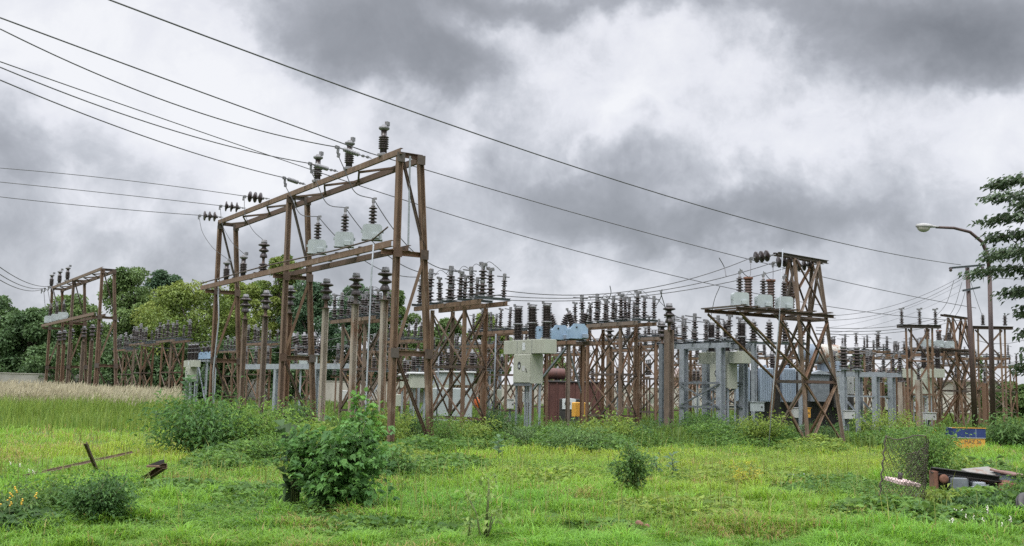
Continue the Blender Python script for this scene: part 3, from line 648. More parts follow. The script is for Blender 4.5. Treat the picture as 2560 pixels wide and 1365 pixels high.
# ================================================================== beige breaker cabinet
def b_breaker():
    t = thing('circuit_breaker', 'x', 'circuit breaker')
    top = MB(); top.bbox((.25, 1.225, 3.13), (.5, 2.45, .46), .012); tb = obj('top_box', top, MT['beige'], t)
    for y in (.72, 1.6): obj('seam', MB().box((-.003, y, 3.12), (.006, .012, .44)), MT['galv_dark'], tb)
    obj('name_plate', MB().box((-.006, 1.2, 3.14), (.012, .16, .26)), MT['paper'], tb)
    for y in (.3, 1.1, 2.0): obj('lifting_lug', MB().box((.1, y, 3.40), (.02, .07, .08)), MT['beige'], tb)
    cab = obj('cabinet', MB().bbox((.23, 1.25, 2.40), (.5, 1.04, .98), .012), MT['beige'], t)
    d = obj('door', MB().bbox((-.035, 1.25, 2.40), (.03, .98, .92), .008), MT['beige'], t)
    obj('window', MB().extrude([(1.25+.13+.09*math.cos(a)-.0, 2.5+.14*math.sin(a)) for a in [k*math.pi/5 for k in range(10)]], 0, -.056, -.03), MT['glassd'], d)
    obj('window_plate', MB().box((-.058, 1.37, 2.48), (.006, .07, .1)), MT['paper'], d)
    obj('handle', MB().sec((-.06, .98, 2.40), (-.06, .92, 2.28), 'O', .03), MT['black'], d)
    obj('notice_plate', MB().box((-.052, 1.13, 2.40), (.006, .16, .18)), MT['white'], d)
    for y in (.82, 1.66):
        for x in (.05, .42): member('leg', t, (x, y, 0), (x, y, 1.92), 'L', .09, MT['galv'], .09, .01)
    for y in (1.05, 1.2, 1.35): member('cable_pipe', t, (.2, y, 0), (.2, y, 1.91), 'O', .06, MT['galv'])
    member('base_frame', t, (.0, .75, 1.87), (.0, 1.75, 1.87), 'C', .05, MT['galv_dark'], .09)
    return t
BRK = Proto(b_breaker)
def put_breaker(px, Y, label, poles, sc=1.0):
    o = GY(px, Y); BRK.put(o, label, 'circuit breakers with beige cabinets', GA, sc)
    for i, y in enumerate((.25, 1.1, 1.95)):
        POLE.put(LW(o, .25*sc, y*sc, 3.37*sc), f"{EXT[i]} tall ribbed breaker pole on {poles}", 'breaker poles on '+poles, GA, sc*.95)
    return o
GO = put_breaker(1357, 34, 'T-shaped beige breaker cabinet with an oval window beside the near platform', 'the beige cabinet beside the near platform')
put_breaker(1857, 40.5, 'T-shaped beige breaker cabinet under the grey platform', 'the beige cabinet under the grey platform', 1.0)
put_breaker(478, 74, 'small looking pale breaker cabinet above the big-leaved plant', 'the pale cabinet above the big-leaved plant')
put_breaker(2352, 53, 'pale breaker cabinet among the legs of the far tower', 'the pale cabinet by the far tower', .95)
# stand with the leaning light blue current transformers
def ct_stand(o, label, cts, sc=1.0, m='rust'):
    t = thing('equipment_stand', label, 'steel stand', o, GA)
    for x, y in ((0, 0), (.62, 0), (.62, 2.2), (0, 2.2)): member('leg', t, (x, y, 0), (x, y, 3.3), 'C', .11, MT[m], .11, .014)
    for x in (-.04, .66): member('top_beam', t, (x, -.5, 3.37), (x, 2.7, 3.37), 'C', .07, MT[m], .13)
    for y in (0, 1.1, 2.2): member('cross_beam', t, (-.2, y, 3.47), (.8, y, 3.47), 'C', .07, MT['galv_dark'], .06)
    member('brace', t, (0, .05, 3.25), (0, 2.15, 1.7), 'L', .07, MT['galv_dark']); member('brace', t, (.02, .05, 3.2), (.62, .02, 1.6), 'L', .07, MT['galv_dark'])
    if m == 'galv': member('brace', t, (0, 2.15, 3.2), (0, .05, .5), 'L', .07, MT[m])
    for i, y in enumerate((-.1, 1.0, 2.15)):
        p = LW(o, .3, y, 3.51); CT.put(p, f"{EXT[i]} light blue transformer with two leaning bushings on {cts}", 'light blue transformers on '+cts, GA-.35, sc)
    return t
ct_stand(GY(1418, 36.5), 'brown channel stand behind the beige cabinet beside the near platform', 'the brown stand behind the beige cabinet')
ct_stand(GY(512, 75), 'small looking grey stand behind the pale cabinet by the wall', 'the grey stand near the wall', 1.0, 'galv')
# ================================================================== maroon transformer
o = GY(1372, 49)
t = thing('power_transformer', 'maroon rusty power transformer half hidden behind the beige cabinet', 'transformer', o, 0)
obj('tank', MB().bbox((1.2, .6, 1.15), (2.7, 1.3, 1.9), .03), MT['redtank'], t)
for x in (-.05, .35, .75, 1.15, 1.55, 1.95, 2.35): obj('stiffener', MB().box((x, -.09, 1.15), (.05, .1, 1.85)), MT['redtank'], t)
obj('base', MB().box((1.2, .6, .12), (2.5, 1.2, .24)), MT['black'], t)
obj('lid', MB().bbox((1.2, .6, 2.13), (2.85, 1.45, .06), .02), MT['black'], t)
obj('conservator', MB().lathe([(.05, -.02), (.24, 0), (.26, .03), (.26, 1.17), (.24, 1.2), (.05, 1.22)], (-.45, .5, 2.5), (1, 0, 0), 16), MT['redtank'], t)
for i, x in enumerate((.4, .95, 1.5, 2.05)): FAT.put(o+Vector((x, .5, 2.16)), f"{ORD[i]} stubby bushing from the drum on the maroon transformer", 'bushings on the maroon transformer', 0, .9)
o = P(1428, 1040, 44); o.z = 0
t = thing('gauge_panel', 'black gauge panel with a white-framed dial in front of the maroon transformer', 'gauge', GY(1424, 47.6))
obj('case', MB().bbox((0, 0, .72), (.95, .3, 1.25), .02), MT['black'], t); d = obj('dial_frame', MB().bbox((-.05, -.17, 1.12), (.62, .05, .48), .02), MT['paper'], t)
obj('dial', MB().lathe([(.13, 0), (.13, .03), (.02, .035)], (-.12, -.19, 1.14), (0, -1, 0), 12), MT['glassd'], d)
t = thing('drum_box', 'rusty yellow ribbed box beside a pale green one under the lattice platform', 'box', GY(1446, 43), .2)
obj('body', MB().bbox((0, 0, .95), (.50, .4, .58), .03), MT['yell'], t)
for x in (-.17, 0, .17): obj('rib', MB().box((x, -.21, .95), (.05, .04, .54)), MT['yell'], t)
obj('side_box', MB().bbox((.38, .02, .97), (.22, .36, .52), .02), MT['lgreen'], t)
for x in (-.2, .42): obj('leg', MB().box((x, 0, .33), (.07, .07, .66)), MT['galv_dark'], t)
# ================================================================== lone insulator post and grey platform
p = GY(1672, 40)
t = thing('support_post', 'lone stout rusty post with one insulator, in front of the grey platform', 'post', p, GA)
member('shaft', t, (0, 0, 0), (0, 0, 4.1), 'I', .27, MT['rust'], .27, .03, up=(1, 0, 0))
PED.put(p+Vector((0, 0, 4.36)), 'lone two-shed insulator on the stout rusty post by the grey platform', None, 0, 1.15)
for i, x in enumerate((1655, 1590, 1522)):
    q = GY(x, 43+i*2); t = thing('support_post', f"{ORD[i]} rusty insulator post left of the lone stout post", 'post', q, GA, 'posts behind the lone stout post')
    member('shaft', t, (0, 0, 0), (0, 0, 3.7), 'I', .2, MT['rust'] if i else MT['galv_dark'], .2, .025, up=(1, 0, 0)); PED.put(q+Vector((0, 0, 3.95)), f"two-shed insulator on the {ORD[i]} rusty post left of the lone stout post", 'insulators left of the lone stout post', 0, 1.0)
K = GY(1802, 41)
t = thing('grey_platform', 'grey galvanised steel platform on H-section legs beside the lone post', 'platform', K, GA)
KY = (0, 2.1)
for x in (0, 1.25):
    for y in KY: member('leg', t, (x, y, 0), (x, y, 3.5), 'I', .26, MT['galv'], .26, .03, up=(1, 0, 0))
    member('top_beam', t, (x, -.6, 3.6), (x, 3.5, 3.6), 'C', .12, MT['galv'], .2)
    for z in (1.15, 2.1): member('strut', t, (x-.16, -.1, z+.02*x), (x-.16, 2.2, z+.02*x), 'L', .08, MT['galv_dark'])
    member('brace', t, (x-.17, 0, 2.05), (x-.17, 2.1, 1.2), 'L', .06, MT['galv_dark']); member('brace', t, (x-.2, 0, 1.2), (x-.2, 2.1, 2.05), 'L', .06, MT['galv_dark'])
for y in (-.5, .5, 1.5, 2.5, 3.3): member('cross_beam', t, (-.4, y, 3.74), (1.7, y, 3.74), 'C', .08, MT['galv_dark'], .08)
for x in (.05, 1.2): member('operating_rod', t, (x, -.5, 3.87), (x, 3.4, 3.87), 'O', .05, MT['galv'])
rows_on(K, 'the grey platform by the lone post', 7, 7, 1.0, 3.8, -.5, 3.4, 0, 1.25)
for i in range(4): FAT.put(LW(K, .9+.5*i, -.9-.35*i, 3.75), f"{ORD[i]} fat ribbed bushing in the cluster right of the grey platform", 'fat bushings by the grey platform', GA, 1.15, )
t = thing('bushing_stand', 'grey steel stand under the fat ribbed bushings right of the grey platform', 'steel stand', LW(K, .9, -.9, 0), GA)
for i in (0, 3): member('leg', t, (.5*i, -.35*i, 0), (.5*i, -.35*i, 3.7), 'I', .16, MT['galv'], .16, .02, up=(1, 0, 0))
member('top_beam', t, (-.2, .14, 3.7), (1.8, -1.26, 3.7), 'C', .1, MT['galv'], .1)
# ================================================================== right tower
def build_tower():
    t = thing('lattice_tower', 'x', 'lattice tower'); m, md = MT['rust'], MT['rust_dark']
    B = [(0, 0), (1.72, 0), (1.72, 1.72), (0, 1.72)]; T = [(.30, .74), (1.45, .74), (1.45, 1.0), (.30, 1.0)]
    Z = (0, 2.12, 4.2, 6.2)
    def c(i, z): k = z/6.2; return Vector((B[i][0]+(T[i][0]-B[i][0])*k, B[i][1]+(T[i][1]-B[i][1])*k, z))
    for i in range(4): member('leg', t, c(i, 0), c(i, 6.2), 'L', .09, m, .09, .014, up=(1 if i in (0, 3) else -1, 0, 0))
    for a, b in ((0, 1), (1, 2), (3, 2), (0, 3)):
        off = (c(b, 0)-c(a, 0)).cross(Vector((0, 0, 1))).normalized()*.03
        for z in Z[1:3]: member('belt', t, c(a, z)+off, c(b, z)+off, 'L', .09, md, .09)
        for z0, z1 in zip(Z[:-1], Z[1:]):
            member('brace', t, c(a, z0+.05)+off, c(b, z1-.05)+off, 'L', .07, m, .07); member('brace', t, c(a, z1-.05)+off*1.7, c(b, z0+.05)+off*1.7, 'L', .07, md if z0 else m, .07)
    for y in (.78, .98): member('top_bar', t, (-.42, y, 6.3), (2.0, y, 6.22), 'C', .08, md, .11)
    for y in (.12, 1.5):
        member('shelf_beam', t, (-3.0, y, 4.3), (1.5, y, 4.3), 'C', .1, md, .11)
        member('shelf_strut', t, (-2.85, y+.05, 4.2), (.2, y+.05, 2.2), 'L', .09, m, .09); member('shelf_strut', t, (-1.3, y+.05, 4.2), (.35, y+.07, 3.0), 'L', .07, md)
    for x in (-2.9, -2.3, -1.7, -1.1, -.5, .3, 1.1): member('shelf_slat', t, (x, -.1, 4.40), (x, 1.75, 4.385), 'C', .14, md, .04)
    return t
TW = Proto(build_tower)
def put_tower(o, nm, sc=1.0):
    TW.put(o, f"{nm[0]} with a projecting shelf", 'lattice towers with shelves', GA, sc)
    for i, x in enumerate((-2.55, -1.5, -.55)):
        PT.put(LW(o, x*sc, .45*sc, 4.43*sc), f"{['outermost', 'middle', 'innermost'][i]} pale transformer on the shelf of {nm[1]}", 'transformers on '+nm[1], .15, .9*sc)
        BRN.put(LW(o, (x+1.1)*sc, 1.15*sc, 4.43*sc), f"{['outermost', 'middle', 'innermost'][i]} straight reddish arrester on the shelf of {nm[1]}", 'reddish arresters on '+nm[1], GA, .98*sc)
TO = GY(2021, 33.4)
put_tower(TO, ('big tapering rusty lattice tower right of the grey platform', 'the big lattice tower'))
TO2 = GY(2412, 57)
put_tower(TO2, ('far rusty lattice tower beside the street lamp', 'the far lattice tower'))
tops = [LW(TO, -.4, .88, 6.28), LW(TO, .7, .88, 6.2), LW(TO, 1.7, .88, 6.15)]
tgt = [LW(FO, .85, (-.9, .5, 1.9)[i], 4.7) for i in range(3)]
for i in range(3):
    e = string_at(DISC, tops[i], tgt[i], .95, f"{['outermost', 'middle', 'innermost'][i]} disc string under the top bar of the big lattice tower", 'disc strings on the big lattice tower')
    wire(f"{['upper', 'middle', 'lower'][i]} cable from the big lattice tower across to the near platform", e, tgt[i], sag=.55, group='cables off the big lattice tower', r=.014)
    q = LW(TO, (-2.55, -1.5, -.55)[i], .45, 5.6)
    path_wire(f"{['outermost', 'middle', 'innermost'][i]} jumper loop dropping to a transformer on the big lattice tower", [e-Vector((0, 0, .1)), e.lerp(q, .35)+Vector((.1, 0, -.45)), e.lerp(q, .75)+Vector((.1, 0, -.3)), q], .012, 'jumpers on the big lattice tower')
single('earth_pipe', MB().tube([P(1957, 622, 33), P(1948, 800, 32.8), P(1934, 960, 32.6), GY(1921, 32.5)], .016, 8), MT['pipe'], 'slim grey earthing pipe leaning against the big lattice tower', 'pipe', loc=GY(1921, 32.5))
# ================================================================== slate-blue power transformer
o = GY(1915, 47)
t = thing('power_transformer', 'black power transformer with slate-blue ribbed radiators behind the big tower', 'transformer', o, 0)
obj('tank', MB().bbox((1.6, 1.2, 1.55), (5.0, 1.6, 2.5), .03), MT['black'], t)
obj('base', MB().box((1.6, 1.2, .15), (4.4, 1.3, .3)), MT['black'], t)
for x0 in (-1.05, -.0, 1.0):
    r = MB(); r.bbox((x0, .0, 2.15), (.60, .5, 1.5), .03); rd = obj('radiator', r, MT['radi'], t)
    for k in range(6): obj('fin', MB().box((x0-.25+.1*k, -.275, 2.15), (.03, .06, 1.4)), MT['radi'], rd)
    obj('header_pipe', MB().sec((x0, 0, 2.98), (x0, .8, 2.98), 'O', .14), MT['radi'], rd)
obj('marshalling_box', MB().bbox((2.35, -.1, 2.05), (.85, .5, 1.2), .03), MT['galv_dark'], t)
bx = obj('hood', MB().extrude([(1.85, 2.66), (2.85, 2.66), (2.35, 2.84)], 1, -.45, .2), MT['galv'], t)
obj('side_radiator', MB().bbox((3.35, .1, 1.95), (.7, .6, 1.5), .03), MT['black'], t)
cv = obj('conservator', MB().lathe([(.1, -.02), (.44, 0), (.47, .04), (.47, 1.72), (.44, 1.76), (.1, 1.78)], (2.35, .9, 3.62), (.86, .5, 0), 22), MT['consv'], t)
obj('end_plate', MB().lathe([(.46, 0), (.46, .03), (.1, .06)], (2.345, .897, 3.62), (-.86, -.5, 0), 22), MT['radi'], cv)
obj('saddle', MB().bbox((3.3, 1.33, 2.98), (1.0, .6, .62), .02), MT['radi'], t)
for i in range(4): FAT.put(o+Vector((-.9+.75*i, 1.2, 2.82)), f"{ORD[i]} bushing from the grey platform side on the slate-blue transformer", 'bushings on the slate-blue transformer', 0, 1.15)
def small_box(px, py, Y, w, h, m, label, leg=True):
    c = P(px, py, Y); t = thing('junction_box', label, 'junction box', (c.x, c.y, 0), .25)
    obj('body', MB().bbox((0, 0, c.z), (w, .25, h), .015), MT[m], t); obj('lock', MB().lathe([(.03, 0), (.03, .02), (.01, .025)], (w*.25, -.125, c.z), (0, -1, 0), 8), MT['black'], t)
    obj('lid', MB().box((0, 0, c.z+h/2+.012), (w+.04, .3, .02)), MT[m], t)
    if leg: obj('leg', MB().sec((0, .05, 0), (0, .05, c.z-h/2), 'C', .07), MT['galv_dark'], t)
small_box(1893, 1017, 38, .45, .32, 'tank', 'pale green-grey junction box on a leg left of the big tower')
small_box(1990, 1032, 42, .36, .38, 'white', 'whitish junction box seen between the legs of the big tower')
small_box(2013, 1032, 41, .34, .36, 'yell2', 'orange-tan box seen between the legs of the big tower')
small_box(2121, 1037, 40, .42, .30, 'white', 'small pale junction box on the grey frame right of the big tower')
small_box(2324, 1041, 45, .50, .30, 'white', 'white junction box on a thin leg near the far tower')
small_box(2113, 957, 44, .72, .95, 'white', 'tall pale cabinet hanging on the grey frame below the rusty drum')
small_box(1276, 1010, 40, .22, .34, 'white', 'little white box behind the legs of the near beige cabinet')
# ================================================================== grey frame right of the tower
N0 = GY(2192, 42)
t = thing('goalpost_stand', 'grey steel goal-post frame right of the big tower', 'steel frame', N0, GA)
for x, y in ((0, 0), (0, 1.6), (1.0, 0), (1.0, 1.6)): member('leg', t, (x, y, 0), (x, y, 2.5), 'I', .22, MT['galv'], .22, .03, up=(1, 0, 0))
for x in (0, 1.0): member('top_beam', t, (x, -.5, 2.6), (x, 2.1, 2.6), 'C', .1, MT['galv'], .18)
for x in (-.14, .86): member('strut', t, (x, 0, 1.7), (x, 1.6, 1.7), 'L', .06, MT['galv']); member('brace', t, (x, 1.5, 1.65), (x, .1, .4), 'L', .06, MT['galv_dark'])
member('arm', t, (0, -.1, .45), (.0, -1.4, .3), 'O', .07, MT['galv'])
rows_on(N0, 'the grey goal-post frame', 5, 4, .85, 2.7, -.4, 2.0, 0, 1.0)
for i, (px, Y) in enumerate(((2112, 40), (2146, 40.5))): 
    q = GY(px, Y); t = thing('support_post', f"{['left', 'right'][i]} slim galvanised post carrying a fat bushing beside the rusty drum", 'post', q, GA, 'bushing posts beside the rusty drum')
    member('shaft', t, (0, 0, 0), (0, 0, 2.72), 'I', .13, MT['galv'], .13, .015, up=(1, 0, 0)); obj('top_plate', MB().box((0, 0, 2.73), (.3, .3, .03)), MT['galv'], t)
    FAT.put(q+Vector((0, 0, 2.75)), f"{['left', 'right'][i]} fat ribbed bushing on a slim post beside the rusty drum", 'fat bushings beside the rusty drum', 0, 1.25)
for i, (px, Y, z) in enumerate(((2237, 44, 2.75), (2205, 50, 2.4), (2256, 48, 2.4), (2300, 47, 2.5), (2393, 60, 2.9), (2466, 52, 2.5))):
    q = GY(px, Y); t = thing('support_post', f"{ORD[i]} of the plain insulator posts {'between grey frame and far tower' if i < 4 else 'around the street lamp'}", 'post', q, GA, 'plain insulator posts right of the grey frame')
    member('shaft', t, (0, 0, 0), (0, 0, z), 'I', .22, MT['rust'] if i in (0, 1, 5) else MT['pole'], .22, .03, up=(1, 0, 0))
    ST_T.put(q+Vector((0, 0, z)), f"insulator on the {ORD[i]} of the plain posts right of the grey frame", 'insulators on plain posts right of the grey frame', GA, .8)
# ================================================================== far frames on the right
def far_frame(o, label, w, H, low):
    t = thing('portal_gantry', label, 'steel frame', o, GA-.62); m, md = MT['rust'], MT['rust_dark']
    for x in (0, .25, w, w+.25): member('post', t, (x, .3 if x in (.25, w+.25) else 0, 0), (x, .15, H), 'L', .10, m, .10)
    for y in (.05, .25): member('top_beam', t, (-.4, y, H+.08), (w+.65, y, H+.08), 'C', .1, md, .16)
    for z0, z1 in ((H-1.6, H-.05), (H-3.2, H-1.65)):
        member('brace', t, (.1, .12, z0), (w+.1, .12, z1), 'L', .08, m); member('brace', t, (.1, .18, z1), (w+.1, .18, z0), 'L', .08, md)
        member('strut', t, (0, .15, z0), (w+.2, .15, z0), 'L', .08, m)
    return t
fo = GY(2274, 50); far_frame(fo, 'rusty portal frame with crossed braces left of the far tower', 1.0, 5.05, 0)
for i, x in enumerate((-.25, .6, 1.35)): ST_T.put(fo+Vector((math.cos(GA-.62)*x, math.sin(GA-.62)*x, 5.2)), f"{ORD[i]} insulator along the portal frame left of the far tower", 'insulators on the left portal frame', 0, .85)
fo2 = GY(2444, 55); far_frame(fo2, 'tall rusty portal frame with crossed braces behind the street lamp', 1.4, 5.4, 0)
for i, x in enumerate((.45, 1.6)): FAT.put(fo2+Vector((math.cos(GA-.62)*x, math.sin(GA-.62)*x, 5.6)), f"{['left', 'right'][i]} stubby insulator on the portal frame behind the street lamp", 'insulators on the lamp-side portal frame', 0, .8)
# utility pole
o = GY(2439, 52); tp = P(2418, 664, 52)
t = thing('utility_pole', 'slightly leaning dark utility pole with two cross arms behind the far tower', 'utility pole', o)
obj('shaft', MB().tube([(0, 0, 0), tp-o], .14, 10, .10), MT['maroon'], t)
for k, (f, w0, w1, dz) in enumerate(((.995, -.95, .85, .12), (.86, -.35, .55, -.02))):
    b = (tp-o)*f; member('cross_arm', t, b+Vector((w0, -.14, -.12+dz*.0)), b+Vector((w1, -.14, .08)), 'C', .07, MT['galv_dark'], .1)
a = (tp-o)*.995; obj('pin_insulator', MB().lathe([(.05, 0), (.1, .03), (.06, .1), (.09, .13), (.04, .2)], a+Vector((-.9, -.14, -.1)), (0, 0, -1), 10), MT['porc'], t)
obj('pin_insulator', MB().lathe([(.05, 0), (.1, .03), (.06, .1), (.09, .13), (.04, .2)], a+Vector((.7, -.14, .0)), (0, 0, -1), 10), MT['porc'], t)
wire('long high cable crossing the whole yard from the upper left to the utility pole', P(270, -2, 18.6), P(2402, 662, 51.5), (1340, 385), r=.017)
wire('cable leaving the utility pole towards the right-hand tree', P(2430, 686, 52), P(2640, 690, 58), sag=.2, r=.016)
wire('cable passing over the gantry arrester on towards the far tower', P(0, 44, 19.7), P(926, 383, 28.9), (440, 207), r=.016)
wire('upper of two long cables sloping from the tall gantry across the middle of the yard', P(926, 383, 28.9), P(2440, 770, 53), (1500, 550), r=.016, group='cables from the tall gantry across the yard')
wire('thin cable ending at the second gantry arrester', P(0, 154, 19.7), P(795, 430, 31), (400, 294), r=.012)
wire('lower of two long cables sloping from the tall gantry across the middle of the yard', P(795, 430, 31), P(2420, 803, 55), (1360, 605), r=.015, group='cables from the tall gantry across the yard')
for i, (a_, b_, sg) in enumerate((((2405, 690), (2050, 790), .5), ((2408, 695), (2050, 800), .6), ((2400, 712), (2040, 822), .4), ((2412, 722), (2060, 835), .4))):
    wire(f"{ORD[i]} from the top of four thin wires fanning left from the utility pole", P(*a_, 52), P(*b_, 50), sag=sg, r=.012 if i < 2 else .007, group='wires fanning from the utility pole')
for i, (a_, b_) in enumerate((((2352, 793), (2040, 818)), ((2365, 800), (2040, 826)), ((2372, 806), (2040, 834)))):
    wire(f"{ORD[i]} from the top of three wires from the far tower to the big tower", P(*a_, 56), P(*b_, 40), sag=.25, r=.014, group='wires between the two lattice towers')
for i, (a_, m_, b_) in enumerate((((2385, 700), (2365, 760), (2330, 800)), ((2405, 705), (2385, 770), (2360, 805)), ((2418, 712), (2400, 770), (2380, 800)), ((2422, 690), (2445, 760), (2460, 800)))):
    path_wire(f"{ORD[i]} slack drop wire from the utility pole to the frames below", [P(*a_, 52), P(*m_, 53.5), P(*b_, 55)], .011, 'drop wires on the utility pole')
for i, (x0, x1) in enumerate(((1335, 1265), (1770, 1690), (1740, 1660))):
    path_wire(f"{ORD[i]} long jumper hanging between the platforms in mid yard", [P((1640, 1700, 1765)[i], (745, 800, 790)[i], 40), P((1690, 1730, 1800)[i], (790, 830, 720)[i], 40), P((1735, 1765, 1822)[i], (803, 838, 700)[i], 40.5)] if i < 2 else [P(1776, 800, 40), P(1786, 750, 38), P(1800, 716, 36)], .012, 'jumpers hanging in mid yard')
for i, (x, y0_, x2, y2) in enumerate(((1525, 715, 1522, 748), (1655, 724, 1640, 765), (1650, 726, 1672, 830), (1798, 645, 1815, 690))):
    path_wire(f"{ORD[i]} short connector dropping off the big tower cables", [P(x, y0_, 33), P((x+x2)/2+4, (y0_+y2)/2, 35), P(x2, y2, 37 if x < 1700 else 33)], .014, 'connectors below the big tower cables')
# ================================================================== middle background equipment
o = GY(765, 56)
t = thing('circuit_breaker', 'light blue tank breaker with fat leaning bushings behind the tall gantry', 'circuit breaker', o, GA-.4)
obj('tank', MB().bbox((0, 0, 2.95), (.95, .7, .75), .03), MT['tank'], t); obj('lid', MB().bbox((0, 0, 3.37), (1.15, .85, .08), .02), MT['cap'], t)
for x in (-.38, .38): member('leg', t, (x, 0, 0), (x, 0, 2.57), 'C', .1, MT['galv'], .1)
for i, (x, lean) in enumerate(((-.5, -.5), (-.17, -.15), (.17, .15), (.5, .5))):
    ax = Vector((lean, 0, 1)); FAT.put(o+WV*x+Vector((0, 0, 3.4)), f"{ORD[i]} bushing across the light blue tank breaker", 'bushings on the light blue tank breaker', 0, 1.5, tilt=(0, .35*lean*2, GA-.4))
g0 = GY(895, 47); t = thing('beam_support', 'long pale grey steel beam on grey posts seen through the tall gantry', 'steel frame', g0, GA+.18)
member('beam', t, (0, 0, 2.62), (0, 11.0, 2.62), 'C', .12, MT['galv'], .26)
for y in (.3, 3.6, 7.2, 10.6): member('post', t, (.05, y, 0), (.05, y, 2.48), 'I', .2, MT['galv'], .2, .02, up=(1, 0, 0))
for i, y in enumerate((.8, 1.8, 4.2, 5.4, 8, 9.2, 10.2)): ST_B.put(Vector(g0)+Matrix.Rotation(GA+.18, 4, 'Z') @ Vector((0, y, 2.76)), f"{ORD[i]} from the near end of the insulators on the pale grey beam", 'insulators on the pale grey beam', GA, .9)
# blue-grey switchgear behind the near platform
o = GY(1135, 43)
t = thing('switchgear_tank', 'pale blue-grey oil switch tank with cover seen through the near platform', 'switchgear', o, .3)
obj('tank', MB().bbox((0, .4, 1.05), (1.5, .9, 1.35), .05), MT['tank'], t); obj('upper_tank', MB().bbox((.1, .4, 2.1), (1.4, .85, .5), .04), MT['tank'], t)
obj('cover', MB().bbox((.1, .4, 2.38), (1.55, 1.0, .06), .02), MT['white'], t)
for x in (-.6, .6): member('leg', t, (x, .4, 0), (x, .4, .4), 'C', .12, MT['galv_dark'], .12)
for i in range(3): FAT.put(o+Vector((-.35+.5*i, .5+.1*i, 2.41)), f"{ORD[i]} bushing from the gantry side on the pale oil switch tank", 'bushings on the pale oil switch tank', 0, 1.2)
for i, (px, Y) in enumerate(((1042, 46), (1018, 52), (1100, 55))):
    o = GY(px, Y); t = thing('switchgear_cabinet', f"{ORD[i]} cream switch cabinet with mushroom lid behind the near gantry posts", 'switchgear', o, .3, 'cream switch cabinets behind the near gantry posts')
    obj('body', MB().bbox((0, 0, 2.0), (.75, .6, .6), .05), MT['beige'], t); obj('lid', MB().bbox((0, 0, 2.34), (.95, .75, .09), .04), MT['white'], t)
    for x in (-.3, .3): member('leg', t, (x, 0, 0), (x, 0, 1.7), 'C', .09, MT['galv'], .09)
    for k in (-1, 1): FAT.put(o+Vector((k*.22, 0, 2.38)), f"{'left' if k < 0 else 'right'} bushing on the {ORD[i]} cream switch cabinet", 'bushings on the cream switch cabinets', 0, 1.0)
for i, (px, Y, h) in enumerate(((1232, 36, 3.6), (2045, 36, 0), (872, 45, 3.4), (1090, 41, 3.3))):
    if h: single('support_pole', MB().tube([GY(px, Y), GY(px, Y)+Vector((.03, 0, h))], .028, 8), MT['galv_dark'], f"slim grey pipe pole {['by the near platform corner', '', 'left of the white posts', 'inside the near platform'][i]}", 'pole', loc=GY(px, Y))
for i, (px, py, Y) in enumerate(((1192, 1012, 33),)):
    c = P(px, py+8, Y); t = thing('plastic_can', ['orange plastic can hanging on the near platform leg', 'small orange can hanging under the tall gantry'][i], 'can', c, .4)
    obj('body', MB().lathe([(.06, 0), (.085, .02), (.09, .22), (.07, .27), (.03, .29), (.03, .34)], seg=12), MT['orange'], t); obj('handle', MB().tube([(.1, 0, .3), (.02, 0, .52), (-.1, 0, .3)], .012, 6), MT['black'], t)
for i, (px, Y, h) in enumerate(((858, 60, 2.2), (930, 54, 2.5), (985, 50, 2.0), (1068, 48, 2.6), (1185, 46, 2.3), (1235, 52, 2.6), (1310, 58, 2.4), (1545, 54, 2.2), (1620, 58, 2.5), (1735, 62, 2.3), (1790, 55, 2.0), (2225, 56, 2.4), (2290, 58, 2.2))):
    o = GY(px, Y); lb = ['behind the whitish posts', 'seen between whitish posts', 'left of the near gantry post', 'just behind the near gantry foot', 'inside the near platform legs', 'right of the near platform legs', 'behind the beige cabinet legs', 'behind the cabinet-side platform', 'left of the lone post', 'behind the grey platform legs', 'under the grey platform', 'left of the far portal frame', 'under the far portal frame'][i]
    t = thing('equipment_stand', f"low {'grey' if i % 2 else 'rusty'} equipment stand with bushings {lb}", 'equipment stand', o, .2*i, 'low equipment stands'); ms = MT['galv'] if i % 2 else MT['rust']
    for x in (-.5, .5): member('leg', t, (x, 0, 0), (x, 0, h), 'C', .09, ms, .09)
    member('beam', t, (-.8, 0, h+.05), (.8, 0, h+.05), 'C', .1, ms, .1); member('brace', t, (-.5, .05, .3), (.5, .05, h-.2), 'L', .06, ms)
    if i % 3 != 1: obj('drive_box', MB().bbox((0, -.12, h*.55), (.5, .3, .55), .02), (MT['white'], MT['tank'], MT['beige'])[i % 3], t)
    for k in (-1, 0, 1): (FAT if i % 2 else FS_T).put(o+Matrix.Rotation(.2*i, 3, 'Z') @ Vector((k*.6, 0, h+.1)), f"{['left', 'middle', 'right'][k+1]} insulator on the low stand {lb}", 'insulators on low equipment stands', .2*i, 1.0)
for i, (x0, y0_, x1, y1_, Y) in enumerate(((560, 862, 860, 842, 62), (570, 876, 900, 862, 66), (290, 848, 520, 868, 64), (300, 838, 560, 850, 66), (860, 850, 1260, 870, 52), (880, 868, 1300, 882, 56), (1060, 838, 1320, 850, 50), (1400, 868, 1700, 866, 58), (1420, 882, 1760, 872, 62), (1600, 846, 1830, 858, 56), (1640, 900, 1900, 905, 70), (1880, 838, 2120, 872, 58), (2060, 878, 2300, 893, 60), (2120, 900, 2440, 905, 66), (2300, 905, 2560, 900, 60), (2440, 850, 2580, 842, 58))):
    a_, b_ = P(x0, y0_, Y), P(x1, y1_, Y+3); wire(f"{['upper', 'lower'][i % 2]} thin bus wire {['behind the far posts of the gantry', 'between far gantry and tall gantry', 'behind the whitish posts', 'behind the near platform', 'behind the cabinet-side platform', 'behind the big tower', 'behind the goal-post frame', 'behind the street lamp'][i//2]}", a_, b_, sag=.3, r=.016, group='thin bus wires in the yard')
